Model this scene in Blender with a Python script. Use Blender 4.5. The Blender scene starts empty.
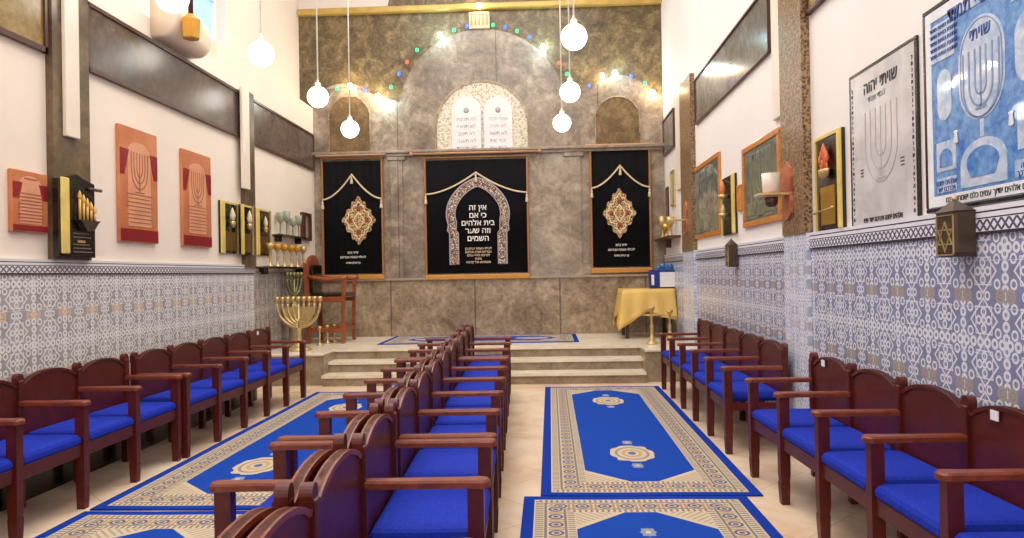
import bpy, math, random
from mathutils import Vector, Matrix
random.seed(7)
PI = math.pi
COL = bpy.context.scene.collection

# ------------------------------------------------------------------ camera
F = 740.0
TH = 0.018
yaw = math.atan(34.9/F); pit = math.atan(4.63/F)
CAM = Vector((0, 0, 1.38))
Rz = Matrix.Rotation(yaw, 3, 'Z')
w0 = Rz @ Vector((0, math.cos(pit), math.sin(pit)))
x0 = Rz @ Vector((1, 0, 0))
z0 = x0.cross(w0)
rr = x0*math.cos(TH) - z0*math.sin(TH)
uu = x0*math.sin(TH) + z0*math.cos(TH)

def ray(x, y):
    return rr*(x-512) + uu*(269-y) + w0*F
def onX(x, y, X):
    d = ray(x, y); return CAM + d*(X/d.x)
def onY(x, y, Y):
    d = ray(x, y); return CAM + d*(Y/d.y)
def onZ(x, y, Z):
    d = ray(x, y); return CAM + d*((Z-CAM.z)/d.z)

cd = bpy.data.cameras.new('camera'); cam = bpy.data.objects.new('camera', cd); COL.objects.link(cam)
M4 = Matrix((rr, uu, -w0)).transposed().to_4x4(); M4.translation = CAM
cam.matrix_world = M4
cd.sensor_width = 36; cd.lens = F/1024*36; cd.clip_start = 0.05; cd.clip_end = 100
bpy.context.scene.camera = cam

# ------------------------------------------------------------------ nodes
def lin(c):
    return tuple(((v/255)/12.92 if v/255 <= 0.04045 else ((v/255+0.055)/1.055)**2.4) for v in c[:3]) + (1.0,)

class Ex:
    def __init__(s, nt, sock): s.nt = nt; s.s = sock
    def _m(s, op, *a):
        n = s.nt.nodes.new('ShaderNodeMath'); n.operation = op
        for i, v in enumerate((s,)+a):
            if isinstance(v, Ex): s.nt.links.new(v.s, n.inputs[i])
            else: n.inputs[i].default_value = v
        return Ex(s.nt, n.outputs[0])
    def __add__(s, o): return s._m('ADD', o)
    def __sub__(s, o): return s._m('SUBTRACT', o)
    def __mul__(s, o): return s._m('MULTIPLY', o)
    def __truediv__(s, o): return s._m('DIVIDE', o)
    def fr(s): return s._m('FRACT')
    def ab(s): return s._m('ABSOLUTE')
    def mn(s, o): return s._m('MINIMUM', o)
    def mx(s, o): return s._m('MAXIMUM', o)
    def lt(s, o): return s._m('LESS_THAN', o)
    def gt(s, o): return s._m('GREATER_THAN', o)
    def sq(s): return s._m('SQRT')
    def sin(s): return s._m('SINE')
    def rev(s): return s._m('MULTIPLY', -1.0)._m('ADD', 1.0)

def hyp(a, b): return (a*a + b*b).sq()

class Mat:
    def __init__(s, name, rough=0.5, metal=0.0, coat=0.0, spec=None):
        s.m = bpy.data.materials.new(name); s.m.use_nodes = True
        s.nt = s.m.node_tree; s.b = s.nt.nodes['Principled BSDF']
        s.b.inputs['Roughness'].default_value = rough
        s.b.inputs['Metallic'].default_value = metal
        s.b.inputs['Coat Weight'].default_value = coat
        if spec is not None: s.b.inputs['Specular IOR Level'].default_value = spec
    def xyz(s, obj=True, loc=(0,0,0)):
        t = s.nt.nodes.new('ShaderNodeTexCoord')
        q = s.nt.nodes.new('ShaderNodeSeparateXYZ')
        s.nt.links.new(t.outputs['Object'], q.inputs[0])
        s.co = t.outputs['Object']
        return [Ex(s.nt, q.outputs[i]) for i in range(3)]
    def col(s, c):
        if isinstance(c, (tuple, list)):
            n = s.nt.nodes.new('ShaderNodeRGB'); n.outputs[0].default_value = lin(c); return n.outputs[0]
        return c
    def mix(s, f, a, b):
        n = s.nt.nodes.new('ShaderNodeMix'); n.data_type = 'RGBA'
        if isinstance(f, Ex): s.nt.links.new(f.s, n.inputs[0])
        else: n.inputs[0].default_value = f
        s.nt.links.new(s.col(a), n.inputs[6]); s.nt.links.new(s.col(b), n.inputs[7])
        return n.outputs[2]
    def noise(s, scale, detail=4, rough=0.55, dist=0.0, sc=None):
        n = s.nt.nodes.new('ShaderNodeTexNoise')
        n.inputs['Scale'].default_value = scale; n.inputs['Detail'].default_value = detail
        n.inputs['Roughness'].default_value = rough; n.inputs['Distortion'].default_value = dist
        t = s.nt.nodes.new('ShaderNodeTexCoord')
        if sc:
            mp = s.nt.nodes.new('ShaderNodeMapping'); mp.inputs['Scale'].default_value = sc
            s.nt.links.new(t.outputs['Object'], mp.inputs[0]); s.nt.links.new(mp.outputs[0], n.inputs[0])
        else: s.nt.links.new(t.outputs['Object'], n.inputs[0])
        return Ex(s.nt, n.outputs['Fac'])
    def voro(s, scale):
        n = s.nt.nodes.new('ShaderNodeTexVoronoi'); n.inputs['Scale'].default_value = scale
        t = s.nt.nodes.new('ShaderNodeTexCoord'); s.nt.links.new(t.outputs['Object'], n.inputs[0])
        return n
    def ramp(s, f, stops):
        n = s.nt.nodes.new('ShaderNodeValToRGB')
        e = n.color_ramp.elements
        while len(e) < len(stops): e.new(0.5)
        for i, (p, c) in enumerate(stops): e[i].position = p; e[i].color = lin(c)
        s.nt.links.new(f.s, n.inputs[0]); return n.outputs[0]
    def out(s, c):
        if isinstance(c, (tuple, list)): s.b.inputs['Base Color'].default_value = lin(c)
        else: s.nt.links.new(c, s.b.inputs['Base Color'])
        return s.m
    def bump(s, h, st=0.3, d=0.01):
        n = s.nt.nodes.new('ShaderNodeBump'); n.inputs['Strength'].default_value = st; n.inputs['Distance'].default_value = d
        s.nt.links.new(h.s, n.inputs['Height']); s.nt.links.new(n.outputs[0], s.b.inputs['Normal'])

def plain(name, c, rough=0.5, metal=0.0, coat=0.0, var=0.06, scale=6.0):
    m = Mat(name, rough, metal, coat)
    a = tuple(max(0, v*(1-var)) for v in c); b = tuple(min(255, v*(1+var)) for v in c)
    return m.out(m.ramp(m.noise(scale), [(0.3, a), (0.7, b)]))

def emit(name, c, st):
    m = Mat(name, 0.4); m.out(c)
    m.b.inputs['Emission Color'].default_value = lin(c); m.b.inputs['Emission Strength'].default_value = st
    return m.m

def marble(name, c1, c2, c3, scale=1.5, rough=0.25, joints=None):
    m = Mat(name, rough, spec=0.5)
    n = m.noise(scale, 8, 0.65, 1.2); n2 = m.noise(scale*6, 6, 0.7, 0.4)
    f = n*0.6 + n2*0.4
    c = m.ramp(f, [(0.32, c1), (0.5, c2), (0.66, c3)])
    if joints:
        x, y, z = m.xyz(); ax, per, off, wd = joints
        v = (x, y, z)[ax]
        g = (((v-off)/per).fr()-0.5).ab().gt(0.5-wd/per)
        c = m.mix(g*0.55, c, tuple(v*0.5 for v in c1))
    return m.out(c)

# zellige dado
def tile_mat(name, ax, dark, white, tan, ztop):
    m = Mat(name, 0.22, spec=0.5)
    v = m.xyz(); u = v[ax]; z = v[2]
    PU, PV = 0.31, 0.40
    a = ((u/PU).fr()-0.5).ab()*PU          # 0 flower column .. .155 chain column
    c = a*-1.0 + PU/2
    bz = (((z-ztop+0.06)/PV).fr()-0.5).ab()*PV     # 0 at mid (tan row) .. .2 chain row
    d = bz*-1.0 + PV/2
    def ring(dist, r, t): return (dist-r).ab().lt(t)
    k = ((z/0.05).fr()-0.5)*0.05; k2 = ((u/0.0517).fr()-0.5)*0.0517
    w = ring(hyp(c, k), 0.017, 0.007)
    w = w.mx(ring(hyp(d, k2), 0.017, 0.007))
    fl = bz-0.105
    r0 = hyp(a, fl); w = w.mx(ring(r0, 0.014, 0.005))
    pa = (a-0.036).ab(); w = w.mx(ring(hyp(pa, fl), 0.016, 0.005))
    pf = (fl.ab()-0.036); w = w.mx(ring(hyp(a, pf), 0.016, 0.005))
    w = w.mx(ring((a+fl.ab())*0.7, 0.066, 0.0045))
    w = w.mx(ring(a.mx(fl.ab()), 0.058, 0.003))
    w = w.mx(ring(hyp(a-0.10, bz-0.05), 0.018, 0.005)).mx(ring(hyp(a-0.10, bz-0.155), 0.018, 0.005))
    t = ring(hyp(c-0.034, bz), 0.026, 0.007).mx(ring(hyp(c-0.034, bz), 0.008, 0.005))
    t2 = ring(hyp(a-0.03, bz), 0.016, 0.005)
    g = ((u/0.155).fr()-0.5).ab().gt(0.488).mx(((z/0.2).fr()-0.5).ab().gt(0.491))
    col = m.ramp(m.noise(9.0), [(0.35, dark), (0.65, tuple(min(255, q*1.12) for q in dark))])
    col = m.mix(w.mx(t2), col, white)
    col = m.mix(t, col, tan)
    col = m.mix(g*0.6, col, white)
    return m.out(col)

def border_mat(name, ax, ink, white, zt, h):
    m = Mat(name, 0.25); v = m.xyz(); u = v[ax]
    s = (v[2]*-1.0 + zt)/h                 # 0 top .. 1 bottom
    line = (s-0.2).ab().lt(0.03).mx((s-0.96).ab().lt(0.07)).mx((s-0.42).ab().lt(0.025))
    zz = ((u/0.05).fr()-0.5).ab()*2.0
    band = s.gt(0.46)*s.lt(0.88)
    q = (s-0.46)/0.42
    pat = ((q-0.5).ab()*2.0 - zz).ab().lt(0.33)*band
    c = m.mix(pat, white, ink); c = m.mix(line, c, tuple(q*0.6 for q in ink))
    return m.out(c)

def rug_mat(name, w, l, med, small=False):
    m = Mat(name, 0.95, spec=0.1)
    x, y, z = m.xyz()
    blue = (24, 68, 168); navy = (22, 44, 150); cream = (204, 188, 160); grey = (132, 122, 116); lb = (140, 150, 170)
    ex = x.ab()*-1.0 + w; ey = y.ab()*-1.0 + l
    e = ex.mn(ey)
    per = 0.13
    rep = ((x/per).fr()-0.5)*per; repy = ((y/per).fr()-0.5)*per
    onside = ex.lt(ey)
    al = rep*onside.rev() + repy*onside
    def band(a, b): return e.gt(a)*e.lt(b)
    col = m.mix(m.noise(60.0)*0.25, blue, (40, 86, 184))
    # corner pieces
    cc = (ex+ey).lt(0.84)
    hat = (((ex-ey)/0.05).fr()-0.5).ab().lt(0.2)
    cor = m.mix(hat*0.55, cream, grey)
    col = m.mix(cc, col, cor)
    col = m.mix(((ex+ey)-0.86).ab().lt(0.025), col, cream)
    # border
    f1 = (((al/0.033).fr()-0.5).ab().lt(0.22))
    col = m.mix(e.lt(0.30), col, cream)
    col = m.mix(band(0.255, 0.295)*f1, col, grey)
    ros = hyp(al, e-0.19)
    star = (ros-0.034).ab().lt(0.008).mx(ros.lt(0.016))
    col = m.mix(star*band(0.14, 0.25), col, (98, 100, 128))
    sep = ((al.ab()-0.052).ab().lt(0.008))*band(0.15, 0.24)
    col = m.mix(sep, col, (172, 140, 110))
    col = m.mix(band(0.235, 0.25), col, grey)
    col = m.mix(band(0.125, 0.14), col, grey)
    col = m.mix(band(0.075, 0.12)*f1, col, grey)
    col = m.mix(e.lt(0.066), col, (22, 58, 160))
    if small: col = m.mix(band(0.02, 0.05)*f1, col, (160, 160, 170))
    # medallions
    def medal(cy):
        nonlocal col
        dy = y-cy
        r = hyp(x/0.165, dy/0.25)
        wob = (((x*38.0).sin())*((dy*38.0).sin()))*0.08
        col = m.mix((r+wob).lt(1.0), col, cream)
        col = m.mix((r-0.72).ab().lt(0.06), col, (150, 140, 130))
        col = m.mix((r-0.4).ab().lt(0.08), col, (190, 160, 120))
        col = m.mix(r.lt(0.18), col, (90, 110, 170))
        for s in (-1, 1):
            r2 = (x.ab().mx((dy-0.36*s).ab()*0.6)).mn((x.ab()+(dy-0.36*s).ab()*0.7)*0.72)
            col = m.mix(r2.lt(0.034), col, lb)
            col = m.mix(r2.lt(0.012), col, cream)
    for cy in med: medal(cy)
    m.bump(m.noise(200.0), 0.2, 0.004)
    return m.out(col)

WOODL = (92, 26, 20)
def wood(name, c, rough=0.3, sc=(3, 3, 22), coat=0.25):
    m = Mat(name, rough, coat=coat)
    n = m.noise(4.0, 5, 0.6, 0.6, sc=sc)
    a = tuple(v*0.84 for v in c); b = tuple(min(255, v*1.12) for v in c)
    return m.out(m.ramp(n, [(0.3, a), (0.7, b)]))

K = {}
K['mahog'] = wood('mahogany varnish', (86, 24, 14), 0.38, (4, 4, 4), coat=.04)
K['arm'] = wood('lit mahogany', (126, 60, 40), 0.36, (4, 4, 4), coat=.06)  # same mahogany, lit tone put into the colour for arms and centre crests
def _cushion():
    m = Mat('blue upholstery', 0.85, spec=0.2)
    c = m.ramp(m.noise(90.0), [(0.3, (22, 44, 160)), (0.7, (34, 60, 190))])
    m.bump(m.noise(300.0), 0.15, 0.003); return m.out(c)
K['blue'] = _cushion()
def _velvet(name, c1, c2):
    m = Mat(name, 0.9, spec=0.1); m.b.inputs['Sheen Weight'].default_value = 0.15
    return m.out(m.ramp(m.noise(2.5), [(0.3, c1), (0.7, c2)]))
K['velvet'] = _velvet('black velvet', (4, 3, 6), (14, 12, 18))
K['gold'] = plain('brushed gold', (222, 176, 84), 0.3, 0.85)
K['brass'] = plain('aged brass', (206, 178, 122), 0.38, 0.6, scale=20)
K['bronze'] = plain('green bronze', (120, 116, 84), 0.4, 0.7, scale=20)
K['goldp'] = plain('pale gold profile', (238, 214, 120), 0.35, 0.25)
K['fringe'] = plain('ochre fringe', (160, 112, 66), 0.6, 0.1, scale=40)
K['rope'] = plain('cream braid', (226, 204, 168), 0.7, scale=60)
K['thread'] = plain('silver thread', (240, 236, 226), 0.5)
K['tan'] = plain('tan moulding', (196, 150, 116), 0.35)
K['black'] = plain('black lacquer', (18, 14, 14), 0.25, coat=0.3)
K['darkframe'] = plain('dark moulding', (78, 44, 36), 0.35)
K['white'] = plain('white paint', (236, 232, 228), 0.5, var=0.01)
K['strip'] = plain('cream conduit paint', (236, 224, 206), 0.45, var=0.02)
K['wallL'] = plain('warm white plaster', (240, 227, 211), 0.6, var=0.015, scale=1.2)
K['wallR'] = plain('white plaster', (240, 234, 232), 0.55, var=0.012, scale=1.2)
K['orangewood'] = wood('honey wood', (206, 130, 52), 0.3, (6, 6, 6))
K['redwood'] = wood('reddish chair wood', (150, 76, 44), 0.3, (6, 6, 6))
K['metal'] = plain('dark patinated metal', (84, 70, 60), 0.4, 0.6, scale=30)
K['paper'] = plain('white paper', (240, 240, 244), 0.6, var=0.02)
K['yellow'] = plain('yellow satin', (226, 188, 104), 0.45, var=0.05, scale=3)
K['bluebox'] = plain('blue box paint', (26, 44, 140), 0.4)
K['globe'] = emit('opal lamp glass', (255, 250, 238), 6.0)
K['wire'] = plain('white cord', (222, 214, 204), 0.5)
K['glass_amber'] = plain('amber glass', (206, 150, 48), 0.2)

# ------------------------------------------------------------------ meshes
class MB:
    def __init__(s): s.v = []; s.f = []; s.sm = []
    def add(s, vs, fs, smooth=False, mtx=None):
        o = len(s.v)
        for p in vs:
            p = Vector(p)
            if mtx is not None: p = mtx @ p
            s.v.append(tuple(p))
        for f in fs: s.f.append(tuple(i+o for i in f)); s.sm.append(smooth)
        return s
    def box(s, c, d, bev=0.0, mtx=None):
        x, y, z = c; a, b, h = d[0]/2, d[1]/2, d[2]/2
        if bev <= 0:
            vs = [(x+i*a, y+j*b, z+k*h) for i in (-1, 1) for j in (-1, 1) for k in (-1, 1)]
            return s.add(vs, [(0,1,3,2),(4,6,7,5),(0,4,5,1),(2,3,7,6),(0,2,6,4),(1,5,7,3)], False, mtx)
        bev = min(bev, a*.99, b*.99, h*.99)
        # bevelled box: three stacked octagon-ish rings
        def ringz(zz, ins):
            A, B = a-ins, b-ins; q = bev*0.7
            return [(x+A, y-B+q, zz), (x+A, y+B-q, zz), (x+A-q, y+B, zz), (x-A+q, y+B, zz), (x-A, y+B-q, zz), (x-A, y-B+q, zz), (x-A+q, y-B, zz), (x+A-q, y-B, zz)]
        vs = ringz(z-h, bev*0.8) + ringz(z-h+bev, 0) + ringz(z+h-bev, 0) + ringz(z+h-bev*0.3, bev*0.35) + ringz(z+h, bev)
        fs = [tuple(range(7, -1, -1)), tuple(range(32, 40))]
        for r in range(4):
            for i in range(8):
                j = (i+1) % 8; fs.append((r*8+i, r*8+j, r*8+8+j, r*8+8+i))
        return s.add(vs, fs, False, mtx)
    def bb(s, x0, x1, y0, y1, z0, z1, bev=0.0):
        return s.box(((x0+x1)/2, (y0+y1)/2, (z0+z1)/2), (abs(x1-x0), abs(y1-y0), abs(z1-z0)), bev)
    def lathe(s, prof, c=(0, 0, 0), n=20, smooth=True, mtx=None):
        vs = []; fs = []
        for r, z in prof:
            for i in range(n):
                a = 2*PI*i/n; vs.append((c[0]+r*math.cos(a), c[1]+r*math.sin(a), c[2]+z))
        for k in range(len(prof)-1):
            for i in range(n):
                j = (i+1) % n; fs.append((k*n+i, k*n+j, (k+1)*n+j, (k+1)*n+i))
        fs.append(tuple(range(n-1, -1, -1))); fs.append(tuple(range((len(prof)-1)*n, len(prof)*n)))
        return s.add(vs, fs, smooth, mtx)
    def tube(s, pts, r, n=8, closed=False):
        pts = [Vector(p) for p in pts]; m = len(pts); vs = []; fs = []
        rad = r if isinstance(r, (list, tuple)) else [r]*m
        for i, p in enumerate(pts):
            t = (pts[min(i+1, m-1)]-pts[max(i-1, 0)]).normalized()
            ref = Vector((0, 0, 1)) if abs(t.z) < 0.9 else Vector((0, 1, 0))
            a = t.cross(ref).normalized(); b = t.cross(a)
            for k in range(n):
                q = 2*PI*k/n; vs.append(tuple(p + (a*math.cos(q)+b*math.sin(q))*rad[i]))
        for i in range(m-1):
            for k in range(n):
                j = (k+1) % n; fs.append((i*n+k, i*n+j, (i+1)*n+j, (i+1)*n+k))
        fs.append(tuple(range(n-1, -1, -1))); fs.append(tuple(range((m-1)*n, m*n)))
        return s.add(vs, fs, True)
    def sphere(s, c, r, n=16, m=10, sc=(1, 1, 1)):
        vs = [(c[0], c[1], c[2]-r*sc[2])]; fs = []
        for i in range(1, m):
            t = -PI/2 + PI*i/m
            for k in range(n):
                q = 2*PI*k/n
                vs.append((c[0]+r*sc[0]*math.cos(t)*math.cos(q), c[1]+r*sc[1]*math.cos(t)*math.sin(q), c[2]+r*sc[2]*math.sin(t)))
        vs.append((c[0], c[1], c[2]+r*sc[2])); L = len(vs)-1
        for k in range(n):
            j = (k+1) % n; fs.append((0, 1+j, 1+k)); fs.append((L, L-n+k, L-n+j))
            for i in range(m-2): fs.append((1+i*n+k, 1+i*n+j, 1+(i+1)*n+j, 1+(i+1)*n+k))
        return s.add(vs, fs, True)
    def prism(s, pts, y0, y1, mtx=None):      # outline in local x-z, extruded along y
        n = len(pts)
        vs = [(p[0], y0, p[1]) for p in pts] + [(p[0], y1, p[1]) for p in pts]
        fs = [tuple(range(n)), tuple(range(2*n-1, n-1, -1))]
        for i in range(n):
            j = (i+1) % n; fs.append((i, i+n, j+n, j))
        return s.add(vs, fs, False, mtx)
    def strip(s, A, B, y0, y1):               # band between two open outlines in x-z, with thickness
        n = len(A)
        vs = [(p[0], y0, p[1]) for p in A]+[(p[0], y0, p[1]) for p in B]+[(p[0], y1, p[1]) for p in A]+[(p[0], y1, p[1]) for p in B]
        fs = []
        for i in range(n-1):
            fs += [(i, i+1, n+i+1, n+i), (2*n+i+1, 2*n+i, 3*n+i, 3*n+i+1), (i+1, i, 2*n+i, 2*n+i+1), (n+i, n+i+1, 3*n+i+1, 3*n+i)]
        fs += [(0, n, 3*n, 2*n), (n-1, 3*n-1, 4*n-1, 2*n-1)]
        return s.add(vs, fs)
    def build(s, name, mat, parent=None, loc=None):
        me = bpy.data.meshes.new(name); me.from_pydata(s.v, [], s.f)
        me.polygons.foreach_set('use_smooth', s.sm); me.update()
        import bmesh
        bm = bmesh.new(); bm.from_mesh(me); bmesh.ops.recalc_face_normals(bm, faces=bm.faces); bm.to_mesh(me); bm.free()
        me.materials.append(K[mat] if isinstance(mat, str) else mat)
        o = bpy.data.objects.new(name, me); COL.objects.link(o)
        if parent: o.parent = parent
        if loc: o.location = loc
        return o

def thing(name, label, cat, loc=(0, 0, 0), rz=0.0, group=None):
    o = bpy.data.objects.new(name, None); COL.objects.link(o); o.empty_display_size = 0.1
    o.location = loc; o.rotation_euler = (0, 0, rz)
    o['label'] = label; o['category'] = cat
    if group: o['group'] = group
    return o
def tag(o, label, cat, group=None):
    o['label'] = label; o['category'] = cat
    if group: o['group'] = group
    return o
def struct(name, mb, mat, parent=None):
    o = mb.build(name, mat, parent)
    if not parent: o['kind'] = 'structure'
    return o
def text(s, size, mat, parent, loc, name='inscription', ext=0.002, rev=True, bold=0.0, xs=1.0):
    cu = bpy.data.curves.new(name, 'FONT'); cu.body = '\n'.join(l[::-1] if rev else l for l in s.split('\n'))
    cu.size = size; cu.align_x = 'CENTER'; cu.align_y = 'CENTER'; cu.extrude = ext; cu.offset = bold; cu.resolution_u = 3
    t = bpy.data.objects.new('tmp', cu); COL.objects.link(t)
    dg = bpy.context.evaluated_depsgraph_get(); dg.update()
    me = bpy.data.meshes.new_from_object(t.evaluated_get(dg)); bpy.data.objects.remove(t)
    R = Matrix.Rotation(PI/2, 4, 'X') @ Matrix.Diagonal((xs, 1, 1, 1))
    me.transform(Matrix.Translation(loc) @ R); me.materials.clear(); me.materials.append(K[mat] if isinstance(mat, str) else mat)
    o = bpy.data.objects.new(name, me); COL.objects.link(o); o.parent = parent; return o

def arc(cx, cz, rx, rz, a0, a1, n=16):
    return [(cx+rx*math.cos(math.radians(a0+(a1-a0)*i/n)), cz+rz*math.sin(math.radians(a0+(a1-a0)*i/n))) for i in range(n+1)]

# wall-hung frames: local x right, z up, -y toward the room
XL, XLR, XLU, XR, YB = -3.35, -3.72, -3.95, 1.88, 11.8
YREC = onX(251, 200, XL).y
ROT = {'L': PI/2, 'R': -PI/2, 'B': 0.0}
def hang(side, xl, yt, xr, yb, plane=None, off=0.0):
    """origin (bottom centre, on the wall), width, height from two corners"""
    if side == 'B':
        p = onY(xl, yt, plane or YB); q = onY(xr, yb, plane or YB)
        w = q.x-p.x; o = Vector(((p.x+q.x)/2, (plane or YB)-off, q.z))
    else:
        P = plane or (XL if side == 'L' else XR)
        p = onX(xl, yt, P); q = onX(xr, yb, P)
        w = abs(p.y-q.y); o = Vector((P+(off if side == 'L' else -off), (p.y+q.y)/2, q.z))
    return o, w, p.z-q.z

# ------------------------------------------------------------------ room shell
ZC = 6.6; YF = -2.5
PH = 0.41      # platform height
ZDL, ZDR = 1.53, 1.63

def floor_mat():
    m = Mat('beige marble floor', 0.3, spec=0.5)
    x, y, z = m.xyz()
    n = m.noise(1.6, 7, 0.6, 1.0)
    c = m.ramp(n, [(0.3, (216, 180, 146)), (0.5, (240, 214, 182)), (0.7, (248, 230, 206))])
    g = ((((x+y)/0.85).fr()-0.5).ab().gt(0.496)).mx((((x-y)/0.85).fr()-0.5).ab().gt(0.496))
    return m.out(m.mix(g*0.6, c, (150, 122, 96)))
mb = MB(); mb.bb(-4.2, 2.1, YF-0.2, 12.1, -0.1, 0.0); struct('floor', mb, floor_mat())
mb = MB(); mb.bb(-4.2, 2.1, YF-0.2, 12.1, ZC, ZC+0.1); struct('ceiling', mb, K['wallR'])
# left wall, stepping back beyond the corner pilaster, set back again above its ledge
ledge = 3.62; ledge2 = 4.1
mb = MB(); mb.bb(-4.2, XL, YF, YREC, 0, ledge)
struct('wall_left', mb, K['wallL'])
mb = MB(); mb.bb(-4.2, XLR, YREC, YB+.2, 0, ledge2); struct('wall_left_recess', mb, K['wallL'])
# upper left wall with window opening
wy0 = onX(190, 30, XLU).y; wy1 = onX(226, 30, XLU).y; wz0 = ledge2+.001; wz1 = wz0+1.5
mb = MB(); mb.bb(-4.2, XLU, YF, wy0, ledge, ZC); mb.bb(-4.2, XLU, wy1, YB+.2, ledge2, ZC)
mb.bb(-4.2, XLU, wy0, YREC, ledge, wz0); mb.bb(-4.2, XLU, wy0, wy1, wz1, ZC)
struct('wall_left_upper', mb, K['wallL'])
mb = MB(); mb.bb(-4.14, -4.12, wy0, wy1, wz0, wz1)
win = struct('window_1', mb, emit('daylit window pane', (150, 198, 240), .75))
mb = MB()
for yy in (wy0+0.02, wy1-0.02): mb.bb(-4.12, -4.07, yy-0.02, yy+0.02, wz0, wz1)
for zz in (wz0+0.02, (wz0+wz1)/2, wz1-0.02): mb.bb(-4.12, -4.07, wy0+0.04, wy1-0.04, zz-0.02, zz+0.02)
struct('window_frame', mb, K['white'], win)
mb = MB(); mb.bb(XR, 2.1, YF, YB+.2, 0, ZC); struct('wall_right', mb, K['wallR'])
mb = MB(); mb.bb(-4.2, 2.1, YF-0.2, YF, 0, ZC); struct('wall_front', mb, K['wallL'])

# back wall: rough olive marble behind, greyer arched marble in front
zt = onY(480, 9, YB).z
mdark = marble('olive marble', (44, 36, 24), (104, 88, 60), (158, 140, 98), 3.6, 0.35)
mgrey = marble('grey brown marble', (88, 76, 66), (142, 127, 111), (188, 172, 152), 1.9, 0.2, joints=(0, 1.6, 0.85, 0.008))
mlow = marble('lower brown marble', (94, 78, 62), (156, 136, 112), (198, 180, 152), 2.6, 0.18, joints=(0, 1.35, 0.2, 0.012))
mniche = marble('gold brown marble', (62, 46, 26), (108, 86, 52), (150, 124, 82), 5.0, 0.3)
xB0, xB1 = -4.2, 2.1
mb = MB(); mb.bb(xB0, xB1, YB, YB+.2, 0, zt); struct('wall_back', mb, mdark)
# white upper wall + dark marble arch over the gold beam
mb = MB(); mb.bb(xB0, xB1, YB+0.02, YB+.2, zt+0.001, ZC); struct('wall_back_upper', mb, K['wallR'])
ax0 = onY(388, 5, YB).x
pts = [(ax0, zt+0.07)] + [(ax0+0.9*(1-math.cos(t*PI/20)), zt+0.07+0.55*math.sin(t*PI/20)) for t in range(1, 11)] + [(XR, zt+0.62), (XR, zt+0.07)]
mb = MB(); mb.prism(pts, YB-0.02, YB+0.019); struct('trim_1', mb, mdark)
mb = MB(); mb.bb(XLU, XR, YB-0.10, YB+0.02, zt-0.03, zt+0.07, 0.02)
struct('trim_2', mb, plain('gilded beam', (196, 166, 88), 0.35, 0.2))
# arched grey facing
def bx(x, y=150): return onY(x, y, YB).x
def bz(x, y): return onY(x, y, YB).z
zled = bz(480, 152)
zl2 = bz(480, 278)
pts = [(XLR, zled)]
A = [(XLR, bz(313, 105))]
cxl, cxr = bx(345, 90), bx(621, 90)
A += [(x, z) for x, z in arc(cxl, bz(345, 118), 0.62, bz(345, 84)-bz(345, 118), 150, 40, 10)]
cxc = bx(482, 90)
A += [(x, z) for x, z in arc(cxc, bz(482, 112), 1.33, bz(482, 30)-bz(482, 112), 172, 8, 26)]
A += [(x, z) for x, z in arc(cxr, bz(621, 112), 0.60, bz(621, 76)-bz(621, 112), 140, 30, 10)]
A += [(XR, bz(655, 98))]
mb = MB(); mb.prism([(XLR, zled)] + A + [(XR, zled)], YB-0.05, YB+0.0)
struct('trim_3', mb, mgrey)
mb = MB(); mb.bb(XLR, XR, YB-0.05, YB, zl2, zled); struct('trim_4', mb, mgrey)
mb = MB(); mb.bb(XLR, XR, YB-0.06, YB, PH, zl2); struct('trim_5', mb, mlow)
# cornice and sill
mb = MB(); mb.bb(XLR, XR, YB-0.17, YB-0.05, zled-0.01, zled+0.035, 0.01); mb.bb(XLR, XR, YB-0.12, YB-0.05, zled-0.05, zled-0.01)
struct('trim_6', mb, marble('cornice marble', (110, 96, 84), (150, 132, 116), (176, 160, 142), 2.5))
mb = MB(); mb.bb(XLR, XR, YB-0.10, YB-0.06, zl2-0.015, zl2+0.02); struct('trim_7', mb, plain('pale sill marble', (168, 152, 132), 0.3))
# flat pilasters between curtains
for i, (pa, pb) in enumerate(((391, 403), (567, 580))):
    mb = MB(); a, b = bx(pa), bx(pb)
    mb.bb(a, b, YB-0.085, YB-0.05, zl2+0.02, zled-0.12)
    mb.bb(a-0.05, b+0.05, YB-0.11, YB-0.05, zled-0.12, zled-0.05, 0.01)
    struct('trim_%d' % (8+i), mb, mgrey)
# niches
def niche(xa, xb, yt, yb, nm, mat, rim):
    a, b = bx(xa, yb), bx(xb, yb); zb_ = zled+0.035; ztp = bz((xa+xb)/2, yt); r = (b-a)/2; c = (a+b)/2
    spring = max(ztp-r, zb_+0.02); rz = ztp-spring
    out = [(a, zb_)] + list(reversed(arc(c, spring, r, rz, 0, 180, 22))) + [(b, zb_)]
    mb = MB(); mb.prism(out, YB-0.065, YB-0.05); o = struct(nm, mb, mat)
    inn = [(c+(x-c)*1.05, zb_+(z-zb_)*1.03) for x, z in out]
    mb = MB(); mb.strip(out, inn, YB-0.08, YB-0.05); r_ = mb.build('rim', rim, o)
    return c, zb_, ztp
niche(331, 371, 98, 152, 'trim_10', mniche, mlow)
niche(596, 639, 98, 150, 'trim_11', mniche, mlow)
def carved():
    m = Mat('carved stucco', 0.6)
    v = m.voro(26.0); n = m.noise(30, 4)
    d = Ex(m.nt, v.outputs['Distance'])
    c = m.ramp(d, [(0.1, (150, 134, 104)), (0.3, (204, 194, 168)), (0.55, (224, 216, 198))])
    m.bump(d, 0.8, 0.02); return m.out(c)
cN, zN, zNt = niche(438, 528, 83, 150, 'trim_12', carved(), mlow)

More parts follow.
